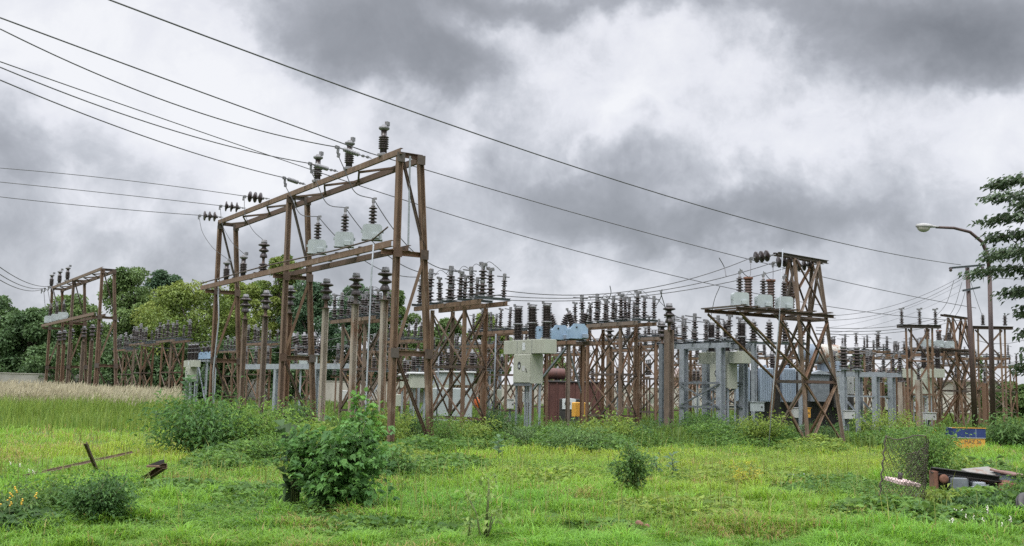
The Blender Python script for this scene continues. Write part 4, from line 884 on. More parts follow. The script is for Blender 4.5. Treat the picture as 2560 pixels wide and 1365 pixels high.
# street lamp
b = GY(2484, 43); tp = P(2472, 640, 43); arm = [P(2474, 690, 43), P(2470, 640, 43), P(2455, 605, 42.9), P(2425, 580, 42.8), P(2385, 570, 42.7), P(2340, 568, 42.6)]
t = thing('street_lamp', 'curved-arm street lamp on a tall maroon-brown pole', 'street lamp', b)
obj('pole', MB().tube([(0, 0, 0), arm[0]-b], .115, 12, .085), MT['maroon'], t); obj('clamp_band', MB().lathe([(.12, 0), (.12, .06)], (P(2484, 1055, 43)-b), (0, 0, 1), 12), MT['white'], t)
obj('arm', MB().tube([p_-b for p_ in arm], .08, 10, .055), MT['maroon'], t)
h0, h1 = P(2345, 568, 42.6)-b, P(2291, 566, 42.5)-b; d = (h1-h0).normalized(); L_ = (h1-h0).length; sd = Vector((-d.y, d.x, 0))
hm = MB(); sec_ = [(0, .06, .05), (.25, .10, .08), (.4, .17, .13), (.75, .19, .15), (1.0, .08, .10)]
vs = []
for k, w_, hh in sec_:
    c = h0+d*L_*k
    for a_ in range(10):
        th = 2*math.pi*a_/10; vs.append(c+sd*w_*math.cos(th)+Vector((0, 0, hh*max(math.sin(th), -.25))))
fs = [(i*10+k, i*10+(k+1) % 10, (i+1)*10+(k+1) % 10, (i+1)*10+k) for i in range(4) for k in range(10)]+[tuple(range(9, -1, -1)), tuple(range(40, 50))]
hm.add(vs, fs, True); hd = obj('lamp_head', hm, MT['lamp'], t)
gm = MB(); vs = []
for i in range(5):
    for k in range(9):
        ph = math.pi/2*i/4; th = 2*math.pi*k/9; c = h0+d*L_*.68; vs.append(c+d*(.29*math.cos(ph)*math.cos(th))+sd*(.16*math.cos(ph)*math.sin(th))+Vector((0, 0, -.03-.20*math.sin(ph))))
gm.add(vs, [(i*9+(k+1) % 9, i*9+k, (i+1)*9+k, (i+1)*9+(k+1) % 9) for i in range(4) for k in range(9)], True); obj('diffuser', gm, MT['lampglass'], hd)
# painted channel box with lettering
o = GY(2415, 36.2)
t = thing('painted_block', 'open-topped block painted navy above and mustard below, by the street lamp', 'painted block', o, -.03)
bb = MB(); bb.box((0, -.30, .53), (1.10, .04, .32)); bb.box((0, .30, .53), (1.10, .04, .32)); bb.box((-.53, 0, .53), (.04, .56, .32)); bb.box((.53, 0, .53), (.04, .56, .32)); 
obj('navy_band', bb, MT['navy'], t); obj('rim', MB().box((0, -.312, .70), (1.14, .05, .025)), MT['yell2'], t); obj('edge_strip', MB().box((0, -.312, .365), (1.08, .03, .018)), MT['white'], t)
obj('fill', MB().box((0, 0, .55), (1.01, .55, .28)), MT['slab'], t)
lo = obj('mustard_base', MB().box((0, -.0, .17), (1.06, .60, .36)), MT['yell2'], t)
obj('corner_fold', MB().box((.22, -.323, .53), (.02, .008, .31)), MT['radi'], t)
def letters(txt, x0, z0, h, y, parent, m):
    cu = bpy.data.curves.new('lettering', 'FONT'); cu.body = txt; cu.size = h; cu.extrude = .003; cu.align_x = 'CENTER'
    ob = bpy.data.objects.new('lettering', cu); COL.objects.link(ob); dg = bpy.context.evaluated_depsgraph_get(); me = bpy.data.meshes.new_from_object(ob.evaluated_get(dg)); bpy.data.objects.remove(ob)
    me.materials.clear(); me.materials.append(m); o2 = obj('lettering', me, m, parent); o2.rotation_euler = (math.pi/2, 0, 0); o2.location = (x0, y, z0)
letters('MAZ 36', .12, .17, .17, -.302, t, MT['rust_dark'])
# ------------------------------------------------------------------ ground, wall, buildings
def np_mesh(name, V, T, m, tint=None, quads=None):
    """V (n,3); T (k,3) triangles; tint (n,3)"""
    me = bpy.data.meshes.new(name); V = np.ascontiguousarray(V, np.float32); T = np.ascontiguousarray(T, np.int32)
    me.vertices.add(len(V)); me.vertices.foreach_set('co', V.ravel())
    me.loops.add(T.size); me.loops.foreach_set('vertex_index', T.ravel())
    me.polygons.add(len(T)); me.polygons.foreach_set('loop_start', np.arange(0, T.size, 3, dtype=np.int32))
    try: me.polygons.foreach_set('loop_total', np.full(len(T), 3, np.int32))
    except Exception: pass
    if tint is not None:
        at = me.attributes.new('tint', 'FLOAT_COLOR', 'POINT'); c = np.ones((len(V), 4), np.float32); c[:, :3] = tint; at.data.foreach_set('color', c.ravel())
    me.materials.append(m); me.update(calc_edges=True); me.validate(); return me
def vnoise(x, y, s, seed=0):
    """smooth value noise on arrays"""
    r = np.random.default_rng(seed); tb = r.random((64, 64)); x = np.asarray(x)/s+17.3; y = np.asarray(y)/s+9.1
    xi = np.floor(x).astype(int); yi = np.floor(y).astype(int); fx = x-xi; fy = y-yi; fx = fx*fx*(3-2*fx); fy = fy*fy*(3-2*fy)
    g = lambda a, b: tb[a % 64, b % 64]
    return (g(xi, yi)*(1-fx)+g(xi+1, yi)*fx)*(1-fy)+(g(xi, yi+1)*(1-fx)+g(xi+1, yi+1)*fx)*fy
def unit(a): return a/np.maximum(np.linalg.norm(a, axis=1, keepdims=True), 1e-6)
def leaves_np(pos, d, n, L, W, fold=.25, droop=.15):
    """pos, tip direction d, normal n -> 4-vertex folded leaves: base, left, tip, right"""
    d = unit(d); s = unit(np.cross(d, n)); n = np.cross(s, d); L = L[:, None]; W = W[:, None]
    b = pos; m = pos+d*L*.45; tip = pos+d*L-np.array([0, 0, 1])*L*droop
    l = m+s*W*.5+n*W*fold; r = m-s*W*.5+n*W*fold
    V = np.stack([b, l, tip, r], 1).reshape(-1, 3); k = len(pos); i = np.arange(k)[:, None]*4
    T = np.concatenate([i+np.array([[0, 2, 1]]), i+np.array([[0, 3, 2]])], 0); return V, T
def rand_dir(k, zb=0.0):
    v = rng.normal(size=(k, 3)); v[:, 2] += zb; return unit(v)
def tints(k, c1, c2, jit=.25):
    t = rng.random((k, 1)); c = np.array(c1)*(1-t)+np.array(c2)*t; return c*(1+jit*(rng.random((k, 1))-.5)*2)
gm, nt, b = new_mat('ground_soil'); L = nt.links.new
tc = N(nt, 'ShaderNodeTexCoord'); n1 = N(nt, 'ShaderNodeTexNoise'); n1.inputs['Scale'].default_value = .35; n1.inputs['Detail'].default_value = 9; n1.inputs['Roughness'].default_value = .7
L(tc.outputs['Object'], n1.inputs['Vector']); r_ = ramp(nt, [(.32, (.045, .075, .018)), (.55, (.075, .12, .025)), (.72, (.11, .12, .04))]); L(n1.outputs['Fac'], r_.inputs[0]); L(r_.outputs[0], b.inputs['Base Color']); b.inputs['Roughness'].default_value = .95
g = MB(); xs = [-1500, -120, -60, -30, 0, 30, 60, 120, 1500]; ys = [-300, 0, 20, 40, 60, 90, 130, 400, 3000]
g.add([(x, y, 0) for y in ys for x in xs], [(j*9+i, j*9+i+1, (j+1)*9+i+1, (j+1)*9+i) for j in range(8) for i in range(8)])
single('ground', g, gm, 'grassy ground of the switchyard', 'ground', kind='structure')
# boundary wall, three stretches joined into one run
wp = [P(-160, 926, 78), P(300, 940, 92), P(700, 950, 104), P(1280, 959, 108), P(2000, 973, 108), P(2750, 988, 100)]
wall = thing('boundary_wall', 'long stained concrete boundary wall behind the switchyard', 'wall', (wp[0].x, wp[0].y, 0))
for a, c in zip(wp[:-1], wp[1:]):
    a0, c0 = Vector((a.x, a.y, 0)), Vector((c.x, c.y, 0)); d = (c0-a0); n_ = Vector((-d.y, d.x, 0)).normalized()*.12; h = 2.25
    m = MB(); o0 = Vector((wp[0].x, wp[0].y, 0)); m.add([a0-n_-o0, c0-n_-o0, c0+n_-o0, a0+n_-o0]+[v+Vector((0, 0, h))-o0 for v in (a0-n_, c0-n_, c0+n_, a0+n_)], [(0, 3, 2, 1), (4, 5, 6, 7), (0, 1, 5, 4), (1, 2, 6, 5), (2, 3, 7, 6), (3, 0, 4, 7)])
    pn = obj('wall_panel', m, MT['conc'], wall)
    k = int(d.length/6); cp = MB()
    for i in range(k):
        q = a0+d*((i+.5)/k)-o0-n_*1.2; cp.box(q+Vector((0, 0, 1.14)), (.3, .3, 2.3), Matrix.Rotation(math.atan2(d.y, d.x), 3, 'Z'))
    obj('buttress', cp, MT['conc'], wall)
    m = MB(); m.sec(a0-o0+Vector((0, 0, h+.01)), c0-o0+Vector((0, 0, h+.01)), 'B', .34, .07); obj('coping', m, MT['conc'], wall)
def building(px0, px1, ytop, Y, m, label, nwin, roof='flat'):
    a, c = GY(px0, Y), GY(px1, Y); w = c.x-a.x; top = P((px0+px1)/2, ytop, Y).z
    t = thing('low_building', label, 'building', a)
    obj('wall', MB().box((w/2, 4, top/2), (w, 8, top)), MT[m], t); 
    if roof == 'flat': obj('roof', MB().box((w/2, 4, top+.11), (w+.8, 8.8, .22)), MT['roof'], t)
    else: obj('roof', MB().extrude([(-.5, top), (w+.5, top), (w-1.2, top+1.3), (1.2, top+1.3)], 1, -.5, 8.5), MT['roof'], t)
    for i in range(nwin):
        x = w*(i+.5)/nwin; wd = obj('window', MB().box((x, -.03, top*.62), (1.0, .1, 1.1)), MT['glassd'], t); obj('sill', MB().box((x, -.1, top*.62-.6), (1.3, .2, .08)), MT['conc'], wd)
building(95, 190, 912, 112, 'ochre', 'low ochre building beyond the wall behind the far gantry', 2)
building(770, 1080, 893, 122, 'ochre', 'long ochre building beyond the wall seen through the tall gantry', 7)
building(2190, 2330, 948, 128, 'brick', 'low reddish building beyond the wall left of the far tower', 4, 'hip')
building(2390, 2500, 955, 135, 'conc', 'low grey building beyond the wall behind the street lamp', 3)
building(1690, 1830, 945, 130, 'brick', 'low red-tinged building glimpsed under the grey platform', 3, 'hip')
# distant wooded hill
hv = []; hf = []; hx = np.linspace(330, 560, 40)
for i, x in enumerate(hx):
    k = (x-330)/230; h = 5+17*math.sin(math.pi*min(1, k*1.0))**1.0*(1+.12*math.sin(x*.21)+.08*math.sin(x*.6))
    for dy, f_ in ((-60, .0), (-30, .55), (0, 1.0), (40, .7), (90, 0)): hv.append((x, 720+dy+6*math.sin(x*.13), h*f_-.3))
for i in range(39):
    for j in range(4): hf.append((i*5+j, (i+1)*5+j, (i+1)*5+j+1, i*5+j+1))
hill_m = surf('distant_wood', (.045, .085, .07), (.10, .15, .12), .06, .95, bump=0)
single('hill', MB().add(hv, hf, True), hill_m, 'low wooded hill far off at the right edge', 'hill', kind='structure')
# ------------------------------------------------------------------ trees
def make_tree(name, label, px, Y, ytop, wpx, c1, c2, leaf=.34, n=9000, low=.12, seed=0, lumps=60, group='trees beyond the wall', flat=.75):
    global rng
    rng = np.random.default_rng(100+seed); b = GY(px, Y); top = P(px, ytop, Y).z; rad = wpx/FOC*Y; zc0 = top*low
    t = thing(name, label, 'tree', b, 0, group)
    # limbs
    tr = MB(); rt = .018*top+.08
    tr.tube([(0, 0, 0), (.1*rad*.2, 0, top*.25), (-.03*rad, .05, top*.5), (.02*rad, 0, top*.8)], rt, 8, rt*.3)
    cents = []
    for i in range(lumps):
        f_ = i/lumps; z = zc0+(top-zc0)*(.08+.88*((i*.618) % 1.0)); k = (z-zc0)/(top-zc0)
        env = rad*(math.sin(math.pi*min(1, k*.80+.16))**.75); a = rng.random()*2*math.pi; rr = env*math.sqrt(rng.random())*.92
        cents.append((rr*math.cos(a), rr*math.sin(a), z, (.20+.13*rng.random())*rad*(1.1-.35*k)))
    cents = np.array(cents)
    for i in range(0, lumps, 4):
        c = Vector(cents[i][:3]); z0 = max(top*.15, c.z*.55); m_ = Vector((c.x*.4, c.y*.4, (z0+c.z)/2+.3)); tr.tube([(0, 0, z0), m_, c], rt*.42, 5, rt*.1)
    obj('trunk', tr, MT['bark'], t)
    idx = rng.integers(0, lumps, n); v = rand_dir(n, .35); rr = cents[idx, 3]*(.35+.65*rng.random(n)**.5); sq = np.array([1, 1, flat])
    pos = cents[idx, :3]+v*rr[:, None]*sq; pos[:, 2] = np.maximum(pos[:, 2], .3)
    d = unit(v*.6+rand_dir(n)*.8+np.array([0, 0, -.15])); nrm = unit(v+rand_dir(n)*.6+np.array([0, 0, .5]))
    Ls = leaf*(.7+.7*rng.random(n)); V, T = leaves_np(pos, d, nrm, Ls, Ls*.62)
    lumpt = rng.random(lumps)[idx][:, None]; tn = (np.array(c1)*(1-lumpt)+np.array(c2)*lumpt)*(.75+.5*rng.random((n, 1)))
    obj('crown', np_mesh('crown', V, T, MT['tleaf'], np.repeat(tn, 4, 0)), None, t)
    return t
_o = obj
DG = ((.05, .098, .036), (.09, .155, .055)); MG = ((.075, .13, .038), (.13, .20, .058)); LG = ((.095, .155, .03), (.20, .25, .055)); BG = ((.048, .098, .05), (.095, .16, .08))
TREES = [(-40, 96, 740, 110, DG, 'dark spreading tree at the far left edge behind the plumed grass'), (60, 90, 775, 100, DG, 'low dark tree left of the far gantry'),
 (170, 104, 742, 105, MG, 'dark rounded tree directly behind the far gantry'), (305, 112, 668, 105, MG, 'tall tree topping the far gantry on its right'), (395, 118, 676, 95, BG, 'bluish green tree standing behind the light green one'),
 (470, 98, 712, 150, LG, 'broad light yellow-green tree left of the tall gantry'), (590, 104, 700, 85, LG, 'light green tree beside the far posts of the tall gantry'), (690, 112, 632, 75, LG, 'tallest light green tree inside the tall gantry'),
 (770, 108, 700, 85, BG, 'dark bluish tree inside the tall gantry near bay'), (880, 114, 706, 85, BG, 'dark tree behind the three whitish posts'), (985, 116, 722, 60, MG, 'rounded tree just left of the near gantry posts'),
 (1100, 106, 800, 90, MG, 'low tree behind the near platform'), (1215, 110, 780, 60, LG, 'pale tree between near platform and beige cabinet'), (1390, 118, 890, 60, MG, 'low tree glimpsed right of the beige cabinet'),
 (300, 92, 850, 110, DG, 'dark undergrowth tree low behind the far gantry legs'), (560, 96, 850, 110, DG, 'dark low tree under the light green trees'), (700, 98, 835, 90, DG, 'dark low tree behind the grey beam'), (430, 95, 855, 90, DG, 'dark low tree above the white cabinet'),
 (120, 88, 868, 100, DG, 'low dark bush-like tree over the wall by the far gantry'), (2150, 120, 882, 40, MG, 'small tree right of the rusty drum'), (2250, 92, 925, 55, MG, 'small green tree left of the far tower'), (2535, 88, 960, 60, MG, 'small tree by the wall right of the street lamp')]
for i, (px, Y, yt, wp_, cc, lb) in enumerate(TREES):
    make_tree('broadleaf_tree', lb, px, Y, yt, wp_, cc[0], cc[1], .27 if cc is not LG else .25, 9000 if yt > 820 else 23000, .02 if yt > 820 else .10, i, 34 if yt > 820 else 74)
# big-leaved tree reaching in from the right
def right_tree():
    global rng
    rng = np.random.default_rng(77); b = GY(2698, 38); t = thing('layered_tree', 'tall big-leaved tree with drooping layered boughs at the right edge', 'tree', b)
    H = P(2600, 430, 38).z; tr = MB(); tr.tube([(0, 0, 0), (.05, 0, 3), (-.1, .1, 6), (0, 0, H-.4)], .17, 9, .04); pos = []; dr = []
    for i in range(44):
        z = 2.6+(H-2.9)*((i+.5)/44); a = i*2.399; Lb = (1.75+1.75*math.exp(-((z-6.9)/1.5)**2)+.9*math.exp(-((z-9.3)/1.3)**2))*(.78+.34*rng.random())
        p0 = Vector((0, 0, z)); u = Vector((math.cos(a), math.sin(a), .12)); p1 = p0+u*Lb*.55+Vector((0, 0, .15)); p2 = p0+u*Lb+Vector((0, 0, -.25)); tr.tube([p0, p1, p2], .05, 5, .012)
        for k in range(430):
            f_ = .18+.82*rng.random(); q = p0.lerp(p1, f_/.55) if f_ < .55 else p1.lerp(p2, (f_-.55)/.45); sp = .35*(1.15-f_)+.16
            q = q+Vector((rng.normal()*sp, rng.normal()*sp, rng.normal()*.09)); pos.append(q); dr.append(u+Vector((rng.normal()*.7, rng.normal()*.7, -.5)))
    obj('trunk', tr, MT['bark'], t); pos = np.array(pos); dr = np.array(dr); n = len(pos); Ls = .13+.12*rng.random(n)
    V, T = leaves_np(pos, dr, unit(np.array([[0, 0, 1.0]])+rng.normal(size=(n, 3))*.35), Ls, Ls*.62, .15, .25)
    obj('crown', np_mesh('crown', V, T, MT['tleaf'], np.repeat(tints(n, (.045, .075, .04), (.10, .14, .075)), 4, 0)), None, t)
right_tree()
# ------------------------------------------------------------------ lawn
def to_px(x, y):
    X = np.asarray(x); Y = np.asarray(y); v = np.stack([X-CAMP.x, Y-CAMP.y, np.full_like(X, -CAMP.z)], 1)
    w = v @ np.array(_f); return CX+FOC*(v @ np.array(CR))/w, CY-FOC*(v @ np.array(CU))/w
def sample_ground(n, y0, y1, pw=2.0, margin=90):
    """points in view between depths y0 and y1, denser when near"""
    y = (y0**(1-pw)+rng.random(n)*(y1**(1-pw)-y0**(1-pw)))**(1/(1-pw)) if pw != 1 else y0*(y1/y0)**rng.random(n)
    hw = (1280+margin)/FOC*y*1.01; x = (rng.random(n)*2-1)*hw; return x, y
def blades(name, x, y, z0, Lh, W, lean, c, m, az=None):
    n = len(x); a = rng.random(n)*2*math.pi if az is None else az; dx, dy = np.cos(a), np.sin(a); sx, sy = -dy, dx
    le = lean*(.3+.9*rng.random(n)); b = np.stack([x, y, np.full(n, z0)], 1)
    md = b+np.stack([dx*Lh*le*.3, dy*Lh*le*.3, Lh*.6], 1); tp = b+np.stack([dx*Lh*le, dy*Lh*le, Lh*(1-.35*np.minimum(le, 1.2))], 1); s = np.stack([sx*W*.5, sy*W*.5, np.zeros(n)], 1)
    V = np.stack([b-s, b+s, md-s*.85, md+s*.85, tp], 1).reshape(-1, 3); i = np.arange(n)[:, None]*5
    T = np.concatenate([i+np.array([[0, 1, 3]]), i+np.array([[0, 3, 2]]), i+np.array([[2, 3, 4]])], 0)
    return np_mesh(name, V, T, m, np.repeat(c, 5, 0))
rng = np.random.default_rng(5)
x, y = sample_ground(350000, 10.2, 62, 1.9); bare = (vnoise(x, y, 1.1, 51)*.6+vnoise(x, y, .4, 52)*.4 > .68) & (rng.random(len(x)) < .75); x, y = x[~bare], y[~bare]; px, py = to_px(x, y)
cl = vnoise(x, y, .45, 3); pt = vnoise(x, y, 2.6, 4); p2 = vnoise(x, y, 6.5, 5); fine = vnoise(x, y, .18, 8)
Lh = (.035+.26*cl**1.8+.10*fine)*(.7+.6*rng.random(len(x)))*(.85+.35*pt)
tall = np.clip((x-gx(800, 1).x*y)/1.0, 0, 0)
# yellow-green patches: left lawn and right-hand meadow; darker cool green in the middle foreground
yel = np.exp(-((px-420)/430)**2-((py-1130)/70)**2)*.9+np.exp(-((px-1750)/520)**2-((py-1190)/75)**2)*.75+np.exp(-((px-2150)/240)**2-((py-1130)/55)**2)*.7+np.exp(-((px-1500)/420)**2-((py-1150)/40)**2)*.4+np.exp(-((px-2000)/330)**2-((py-1290)/70)**2)*.35
yel = np.clip(.72*yel+.55*(pt-.5)+.35*(p2-.5), 0, 1)[:, None]
cool = np.clip(np.exp(-((px-1250)/420)**2-((py-1290)/70)**2)*.55+.5*(p2-.45), 0, 1)[:, None]
base = np.array([.130, .275, .031]); c = base*(1-yel)+np.array([.26, .315, .038])*yel; c = c*(1-cool*.45)+np.array([.075, .22, .03])*cool*.45
c = c*(.50+.55*cl[:, None]+.5*rng.random((len(x), 1))); dry = (rng.random(len(x)) < .03+.05*yel[:, 0]+.30*(vnoise(x, y, 1.6, 53) > .74)); c[dry] = np.array([.33, .27, .10])*(.7+.5*rng.random((dry.sum(), 1)))
W = (.0065+.00042*y)*(.8+.5*rng.random(len(x)))
me = blades('lawn_grass', x, y, -.01, Lh, W, 1.15, c, MT['grass']); o = bpy.data.objects.new('lawn_grass', me); COL.objects.link(o); tag(o, 'uneven green and yellowish lawn grass across the foreground', 'grass', kind='stuff')
# taller stalks standing out of the lawn
x, y = sample_ground(2200, 12, 34, 1.5); kp = vnoise(x, y, 2.2, 12) > .52; px, py = to_px(x, y); kp |= (np.abs(px-560) < 300) & (np.abs(py-1150) < 70); x, y = x[kp], y[kp]
me = blades('tall_stalks', x, y, 0, .28+.38*rng.random(len(x)), .007+.0004*y, .5, tints(len(x), (.10, .15, .03), (.24, .26, .07)), MT['grass']); o = bpy.data.objects.new('tall_stalks', me); COL.objects.link(o); tag(o, 'sparse taller grass stalks rising out of the lawn', 'grass', kind='stuff')
# reed grass with fawn plumes on the left
def region(n, poly_px, Y0, Y1):
    u = rng.random(n); y = Y0+(Y1-Y0)*u; l, r = poly_px; px = l+(r-l)*rng.random(n); return (px-CX)/FOC*y*1.004, y
x, y = region(24000, (-120, 470), 33, 62); px, _ = to_px(x, y); kp = ((px < 260+210*(y > 44)) | (rng.random(len(x)) < .4)) & (y > 32.5+9*vnoise(x, y, 2.3, 61)*rng.random(len(x))**.5); x, y = x[kp], y[kp]; hgt = (1.0+.55*rng.random(len(x)))*(.62+.5*vnoise(x, y, 3.0, 21))*np.clip((y-30)/11, .32, 1)
me = blades('reed_grass', x, y, 0, hgt, .024+0*y, .35, tints(len(x), (.10, .19, .03), (.20, .27, .055)), MT['grass']); o = bpy.data.objects.new('reed_grass', me); COL.objects.link(o); tag(o, 'tall green reed grass stems below the fawn plumes on the left', 'tall grass', kind='stuff')
px, _ = to_px(x, y); k = (rng.random(len(x)) < .62*np.clip((480-px)/260, .12, 1)) & (y > 39+7*vnoise(x, y, 2.0, 71)); x, y, hgt = x[k], y[k], hgt[k]; n = len(x); s = []
rep = 3; X = np.repeat(x, rep); Y_ = np.repeat(y, rep); Hh = np.repeat(hgt, rep); pos = np.stack([X+rng.normal(size=n*rep)*.05, Y_+rng.normal(size=n*rep)*.05, Hh*.72+rng.random(n*rep)*.42], 1)
V, T = leaves_np(pos, np.array([[.25, .0, 1.0]])+rng.normal(size=(n*rep, 3))*.22, rand_dir(n*rep), .20+.16*rng.random(n*rep), .030+.025*rng.random(n*rep), .1, .05)
o = bpy.data.objects.new('grass_plumes', np_mesh('grass_plumes', V, T, MT['plume'], np.repeat(tints(n*rep, (.29, .265, .17), (.46, .425, .30)), 4, 0))); COL.objects.link(o); tag(o, 'pale fawn seed plumes topping the tall reed grass on the left', 'plumes', kind='stuff')
# grass between and behind the structures
x, y = sample_ground(60000, 30, 105, 1.3); px, py = to_px(x, y); kp = ((px > 470) | (y > 62)) & ((px < 2330) | (y > 38)) & (y > 28.5+9*vnoise(x, y, 1.7, 33)+3*rng.random(len(x))); x, y = x[kp], y[kp]
me = blades('yard_grass', x, y, 0, (.25+.45*rng.random(len(x)))*(.5+.8*vnoise(x, y, 3, 31)), .018+.0007*y, .45, tints(len(x), (.055, .11, .018), (.13, .19, .035)), MT['grass']); o = bpy.data.objects.new('yard_grass', me); COL.objects.link(o); tag(o, 'rank green grass growing between the legs of the structures', 'grass', kind='stuff')
# ------------------------------------------------------------------ broad-leaved weeds
def weeds(name, label, patches, leaf, kind='stuff'):
    Vs, Ts, Cs = [], [], []; off = 0
    for (pcx, pcy, rx, dy, h, n, c1, c2) in patches:       # centre px on the ground, half-width px, depth half-size m, height m, leaves
        c = G(pcx, pcy); rw = rx/FOC*c.y; a = rng.random(n)*2*math.pi; rr = np.sqrt(rng.random(n)); X = c.x+rw*rr*np.cos(a); Y = c.y+dy*rr*np.sin(a)
        hh = h*(1-.55*rr**2)*(.45+.9*vnoise(X, Y, .7, 41)); z = hh*(rng.random(n)**.55); pos = np.stack([X, Y, z], 1)
        aa = rng.random(n)*2*math.pi; d = np.stack([np.cos(aa), np.sin(aa), -.1+.5*rng.random(n)], 1); Ls = leaf*(.6+.8*rng.random(n))
        V, T = leaves_np(pos, d, unit(np.array([[0, -.25, 1.0]])+rng.normal(size=(n, 3))*.45), Ls, Ls*.5); Vs.append(V); Ts.append(T+off); off += len(V); Cs.append(np.repeat(tints(n, c1, c2, .3), 4, 0))
    o = bpy.data.objects.new(name, np_mesh(name, np.concatenate(Vs), np.concatenate(Ts), MT['leaf'], np.concatenate(Cs))); COL.objects.link(o); tag(o, label, 'weeds', kind=kind); return o
GR = ((.045, .115, .022), (.12, .22, .04)); YG = ((.11, .19, .03), (.21, .28, .05)); DK = ((.03, .075, .022), (.07, .14, .035))
pat = [(1180, 1118, 120, 2.2, .55, 3000, *GR), (1310, 1108, 110, 2.2, .55, 2600, *GR), (1450, 1122, 130, 2.4, .65, 4200, *GR), (1580, 1112, 110, 2.4, .55, 2600, *GR), (1700, 1108, 90, 1.8, .35, 1800, *YG), (1800, 1112, 120, 2.4, .75, 3600, *GR), (1760, 1095, 60, 1.5, .9, 1800, *DK),
       (1930, 1116, 120, 2.2, .65, 3200, *GR), (2030, 1128, 90, 1.6, .45, 2000, *YG), (2160, 1092, 80, 2.0, .85, 2600, *DK), (2260, 1118, 110, 2.6, .7, 3000, *GR), (2325, 1108, 55, 1.6, .6, 1400, *GR),
       (700, 1130, 140, 2.6, .75, 4800, *YG), (800, 1120, 120, 2.4, .6, 2600, *YG), (600, 1165, 120, 2.0, .45, 2600, *GR), (900, 1160, 180, 3.0, .45, 3200, *YG), (1060, 1135, 120, 2.0, .5, 2600, *GR), (1120, 1180, 110, 1.6, .35, 1500, *GR),
       (380, 1060, 150, 5.0, .5, 1800, *YG), (1330, 1200, 160, 1.8, .22, 1500, *YG), (1900, 1200, 200, 2.4, .25, 2200, *YG), (2080, 1230, 160, 2.0, .25, 1700, *GR), (1750, 1290, 220, 1.3, .20, 1800, *YG), (2300, 1300, 220, 1.2, .26, 2600, *GR), (2480, 1290, 130, 1.2, .3, 1700, *GR),
       (110, 1290, 160, 1.3, .32, 2600, *GR), (40, 1330, 120, .7, .28, 1300, *DK), (640, 1250, 150, 1.6, .22, 1300, *GR), (420, 1240, 130, 1.5, .2, 1000, *GR), (1400, 1330, 250, .8, .16, 1500, *GR), (900, 1330, 260, .8, .15, 1200, *GR), (2420, 1190, 140, 1.8, .30, 1700, *GR), (1480, 1068, 70, 3, .8, 1500, *DK), (1270, 1075, 60, 3, .7, 1300, *DK), (1000, 1090, 90, 3, .6, 1500, *GR), (1900, 1075, 100, 3, .8, 2000, *DK), (2110, 1110, 60, 1.6, .5, 1200, *GR), (2420, 1068, 60, 2, .5, 900, *DK)]
weeds('low_weeds', 'low broad-leaved weeds growing in patches round the structures and lawn', pat, .13)
tiny = [(1700, 1180, 600, 4, .30, 9000, *YG), (700, 1200, 500, 3.4, .24, 5000, *GR), (2100, 1170, 350, 3, .32, 6000, *YG), (1300, 1290, 900, 1.4, .18, 6000, *GR), (1980, 1300, 600, 1.3, .2, 5500, *YG), (600, 1310, 600, 1.2, .22, 6500, *GR), (1250, 1180, 500, 3, .26, 6000, *GR), (2200, 1250, 330, 1.5, .3, 5000, *GR), (400, 1200, 450, 3, .18, 4500, *YG), (1700, 1130, 500, 3, .5, 7000, *GR), (800, 1120, 500, 4, .5, 8000, *YG)]
weeds('small_weeds', 'tiny-leaved weeds mixed into the lawn', tiny, .045)
# ------------------------------------------------------------------ shrubs and single plants
def shrub(name, label, px, py, wpx, h, n, leaf, c1, c2, stems=9, wid=.5, seed=0, lobed=False, droop=.3, low=.1, cat='shrub', group=None, shape=.6, sp=.20):
    global rng
    rng = np.random.default_rng(500+seed); b = G(px, py); rw = wpx/FOC*b.y; t = thing(name, label, cat, b, 0, group); st = MB(); segs = []
    for i in range(stems):
        a = 2*math.pi*i/stems+rng.random()*1.4; k = .25+.85*rng.random()**1.3; hh = h*(.38+.62*rng.random())*(1-.2*k); e = Vector((rw*k*math.cos(a)*.95, rw*k*math.sin(a)*.95, hh)); m_ = Vector((e.x*.45, e.y*.45, hh*.62))
        pts = [Vector((rng.normal()*.03, rng.normal()*.03, 0)), m_, e]; st.tube(pts, .010+.006*h, 5, .004); segs.append(pts)
    obj('stems', st, MT['stem'], t)
    si = rng.integers(0, stems, n); f_ = low+(1-low)*rng.random(n)**shape; pos = np.zeros((n, 3))
    S = np.array([[list(p) for p in s] for s in segs]); A_, B_, C_ = S[si, 0], S[si, 1], S[si, 2]; ff = f_[:, None]; pos = (1-ff)**2*A_+2*ff*(1-ff)*B_+ff**2*C_
    off = rng.normal(size=(n, 3))*rw*sp; off[:, 2] *= .6; pos += off; pos[:, 2] = np.maximum(pos[:, 2], .03)
    out = pos.copy(); out[:, 2] = .15*h; aa = unit(out+rng.normal(size=(n, 3))*rw*.45); d = aa+np.array([0, 0, -.1])+rng.normal(size=(n, 3))*.3
    Ls = leaf*(.55+.8*rng.random(n)); nr = unit(np.array([[0, -.35, 1.0]])+aa*.4+rng.normal(size=(n, 3))*.35); cc = tints(n, c1, c2, .3)
    if lobed:                                              # three-lobed leaves: a middle lobe and two side lobes
        Vs, Ts, off_ = [], [], 0; sd = unit(np.cross(d, nr))
        for q, lk in ((0, 1.0), (.75, .72), (-.75, .72)):
            V, T = leaves_np(pos, unit(d)+sd*q, nr, Ls*lk, Ls*lk*.55, .12, droop); Vs.append(V); Ts.append(T+off_); off_ += len(V)
        V, T, C = np.concatenate(Vs), np.concatenate(Ts), np.concatenate([np.repeat(cc, 4, 0)]*3)
    else:
        V, T = leaves_np(pos, d, nr, Ls, Ls*wid, .2, droop); C = np.repeat(cc, 4, 0)
    obj('foliage', np_mesh('foliage', V, T, MT['leaf'], C), None, t); return t
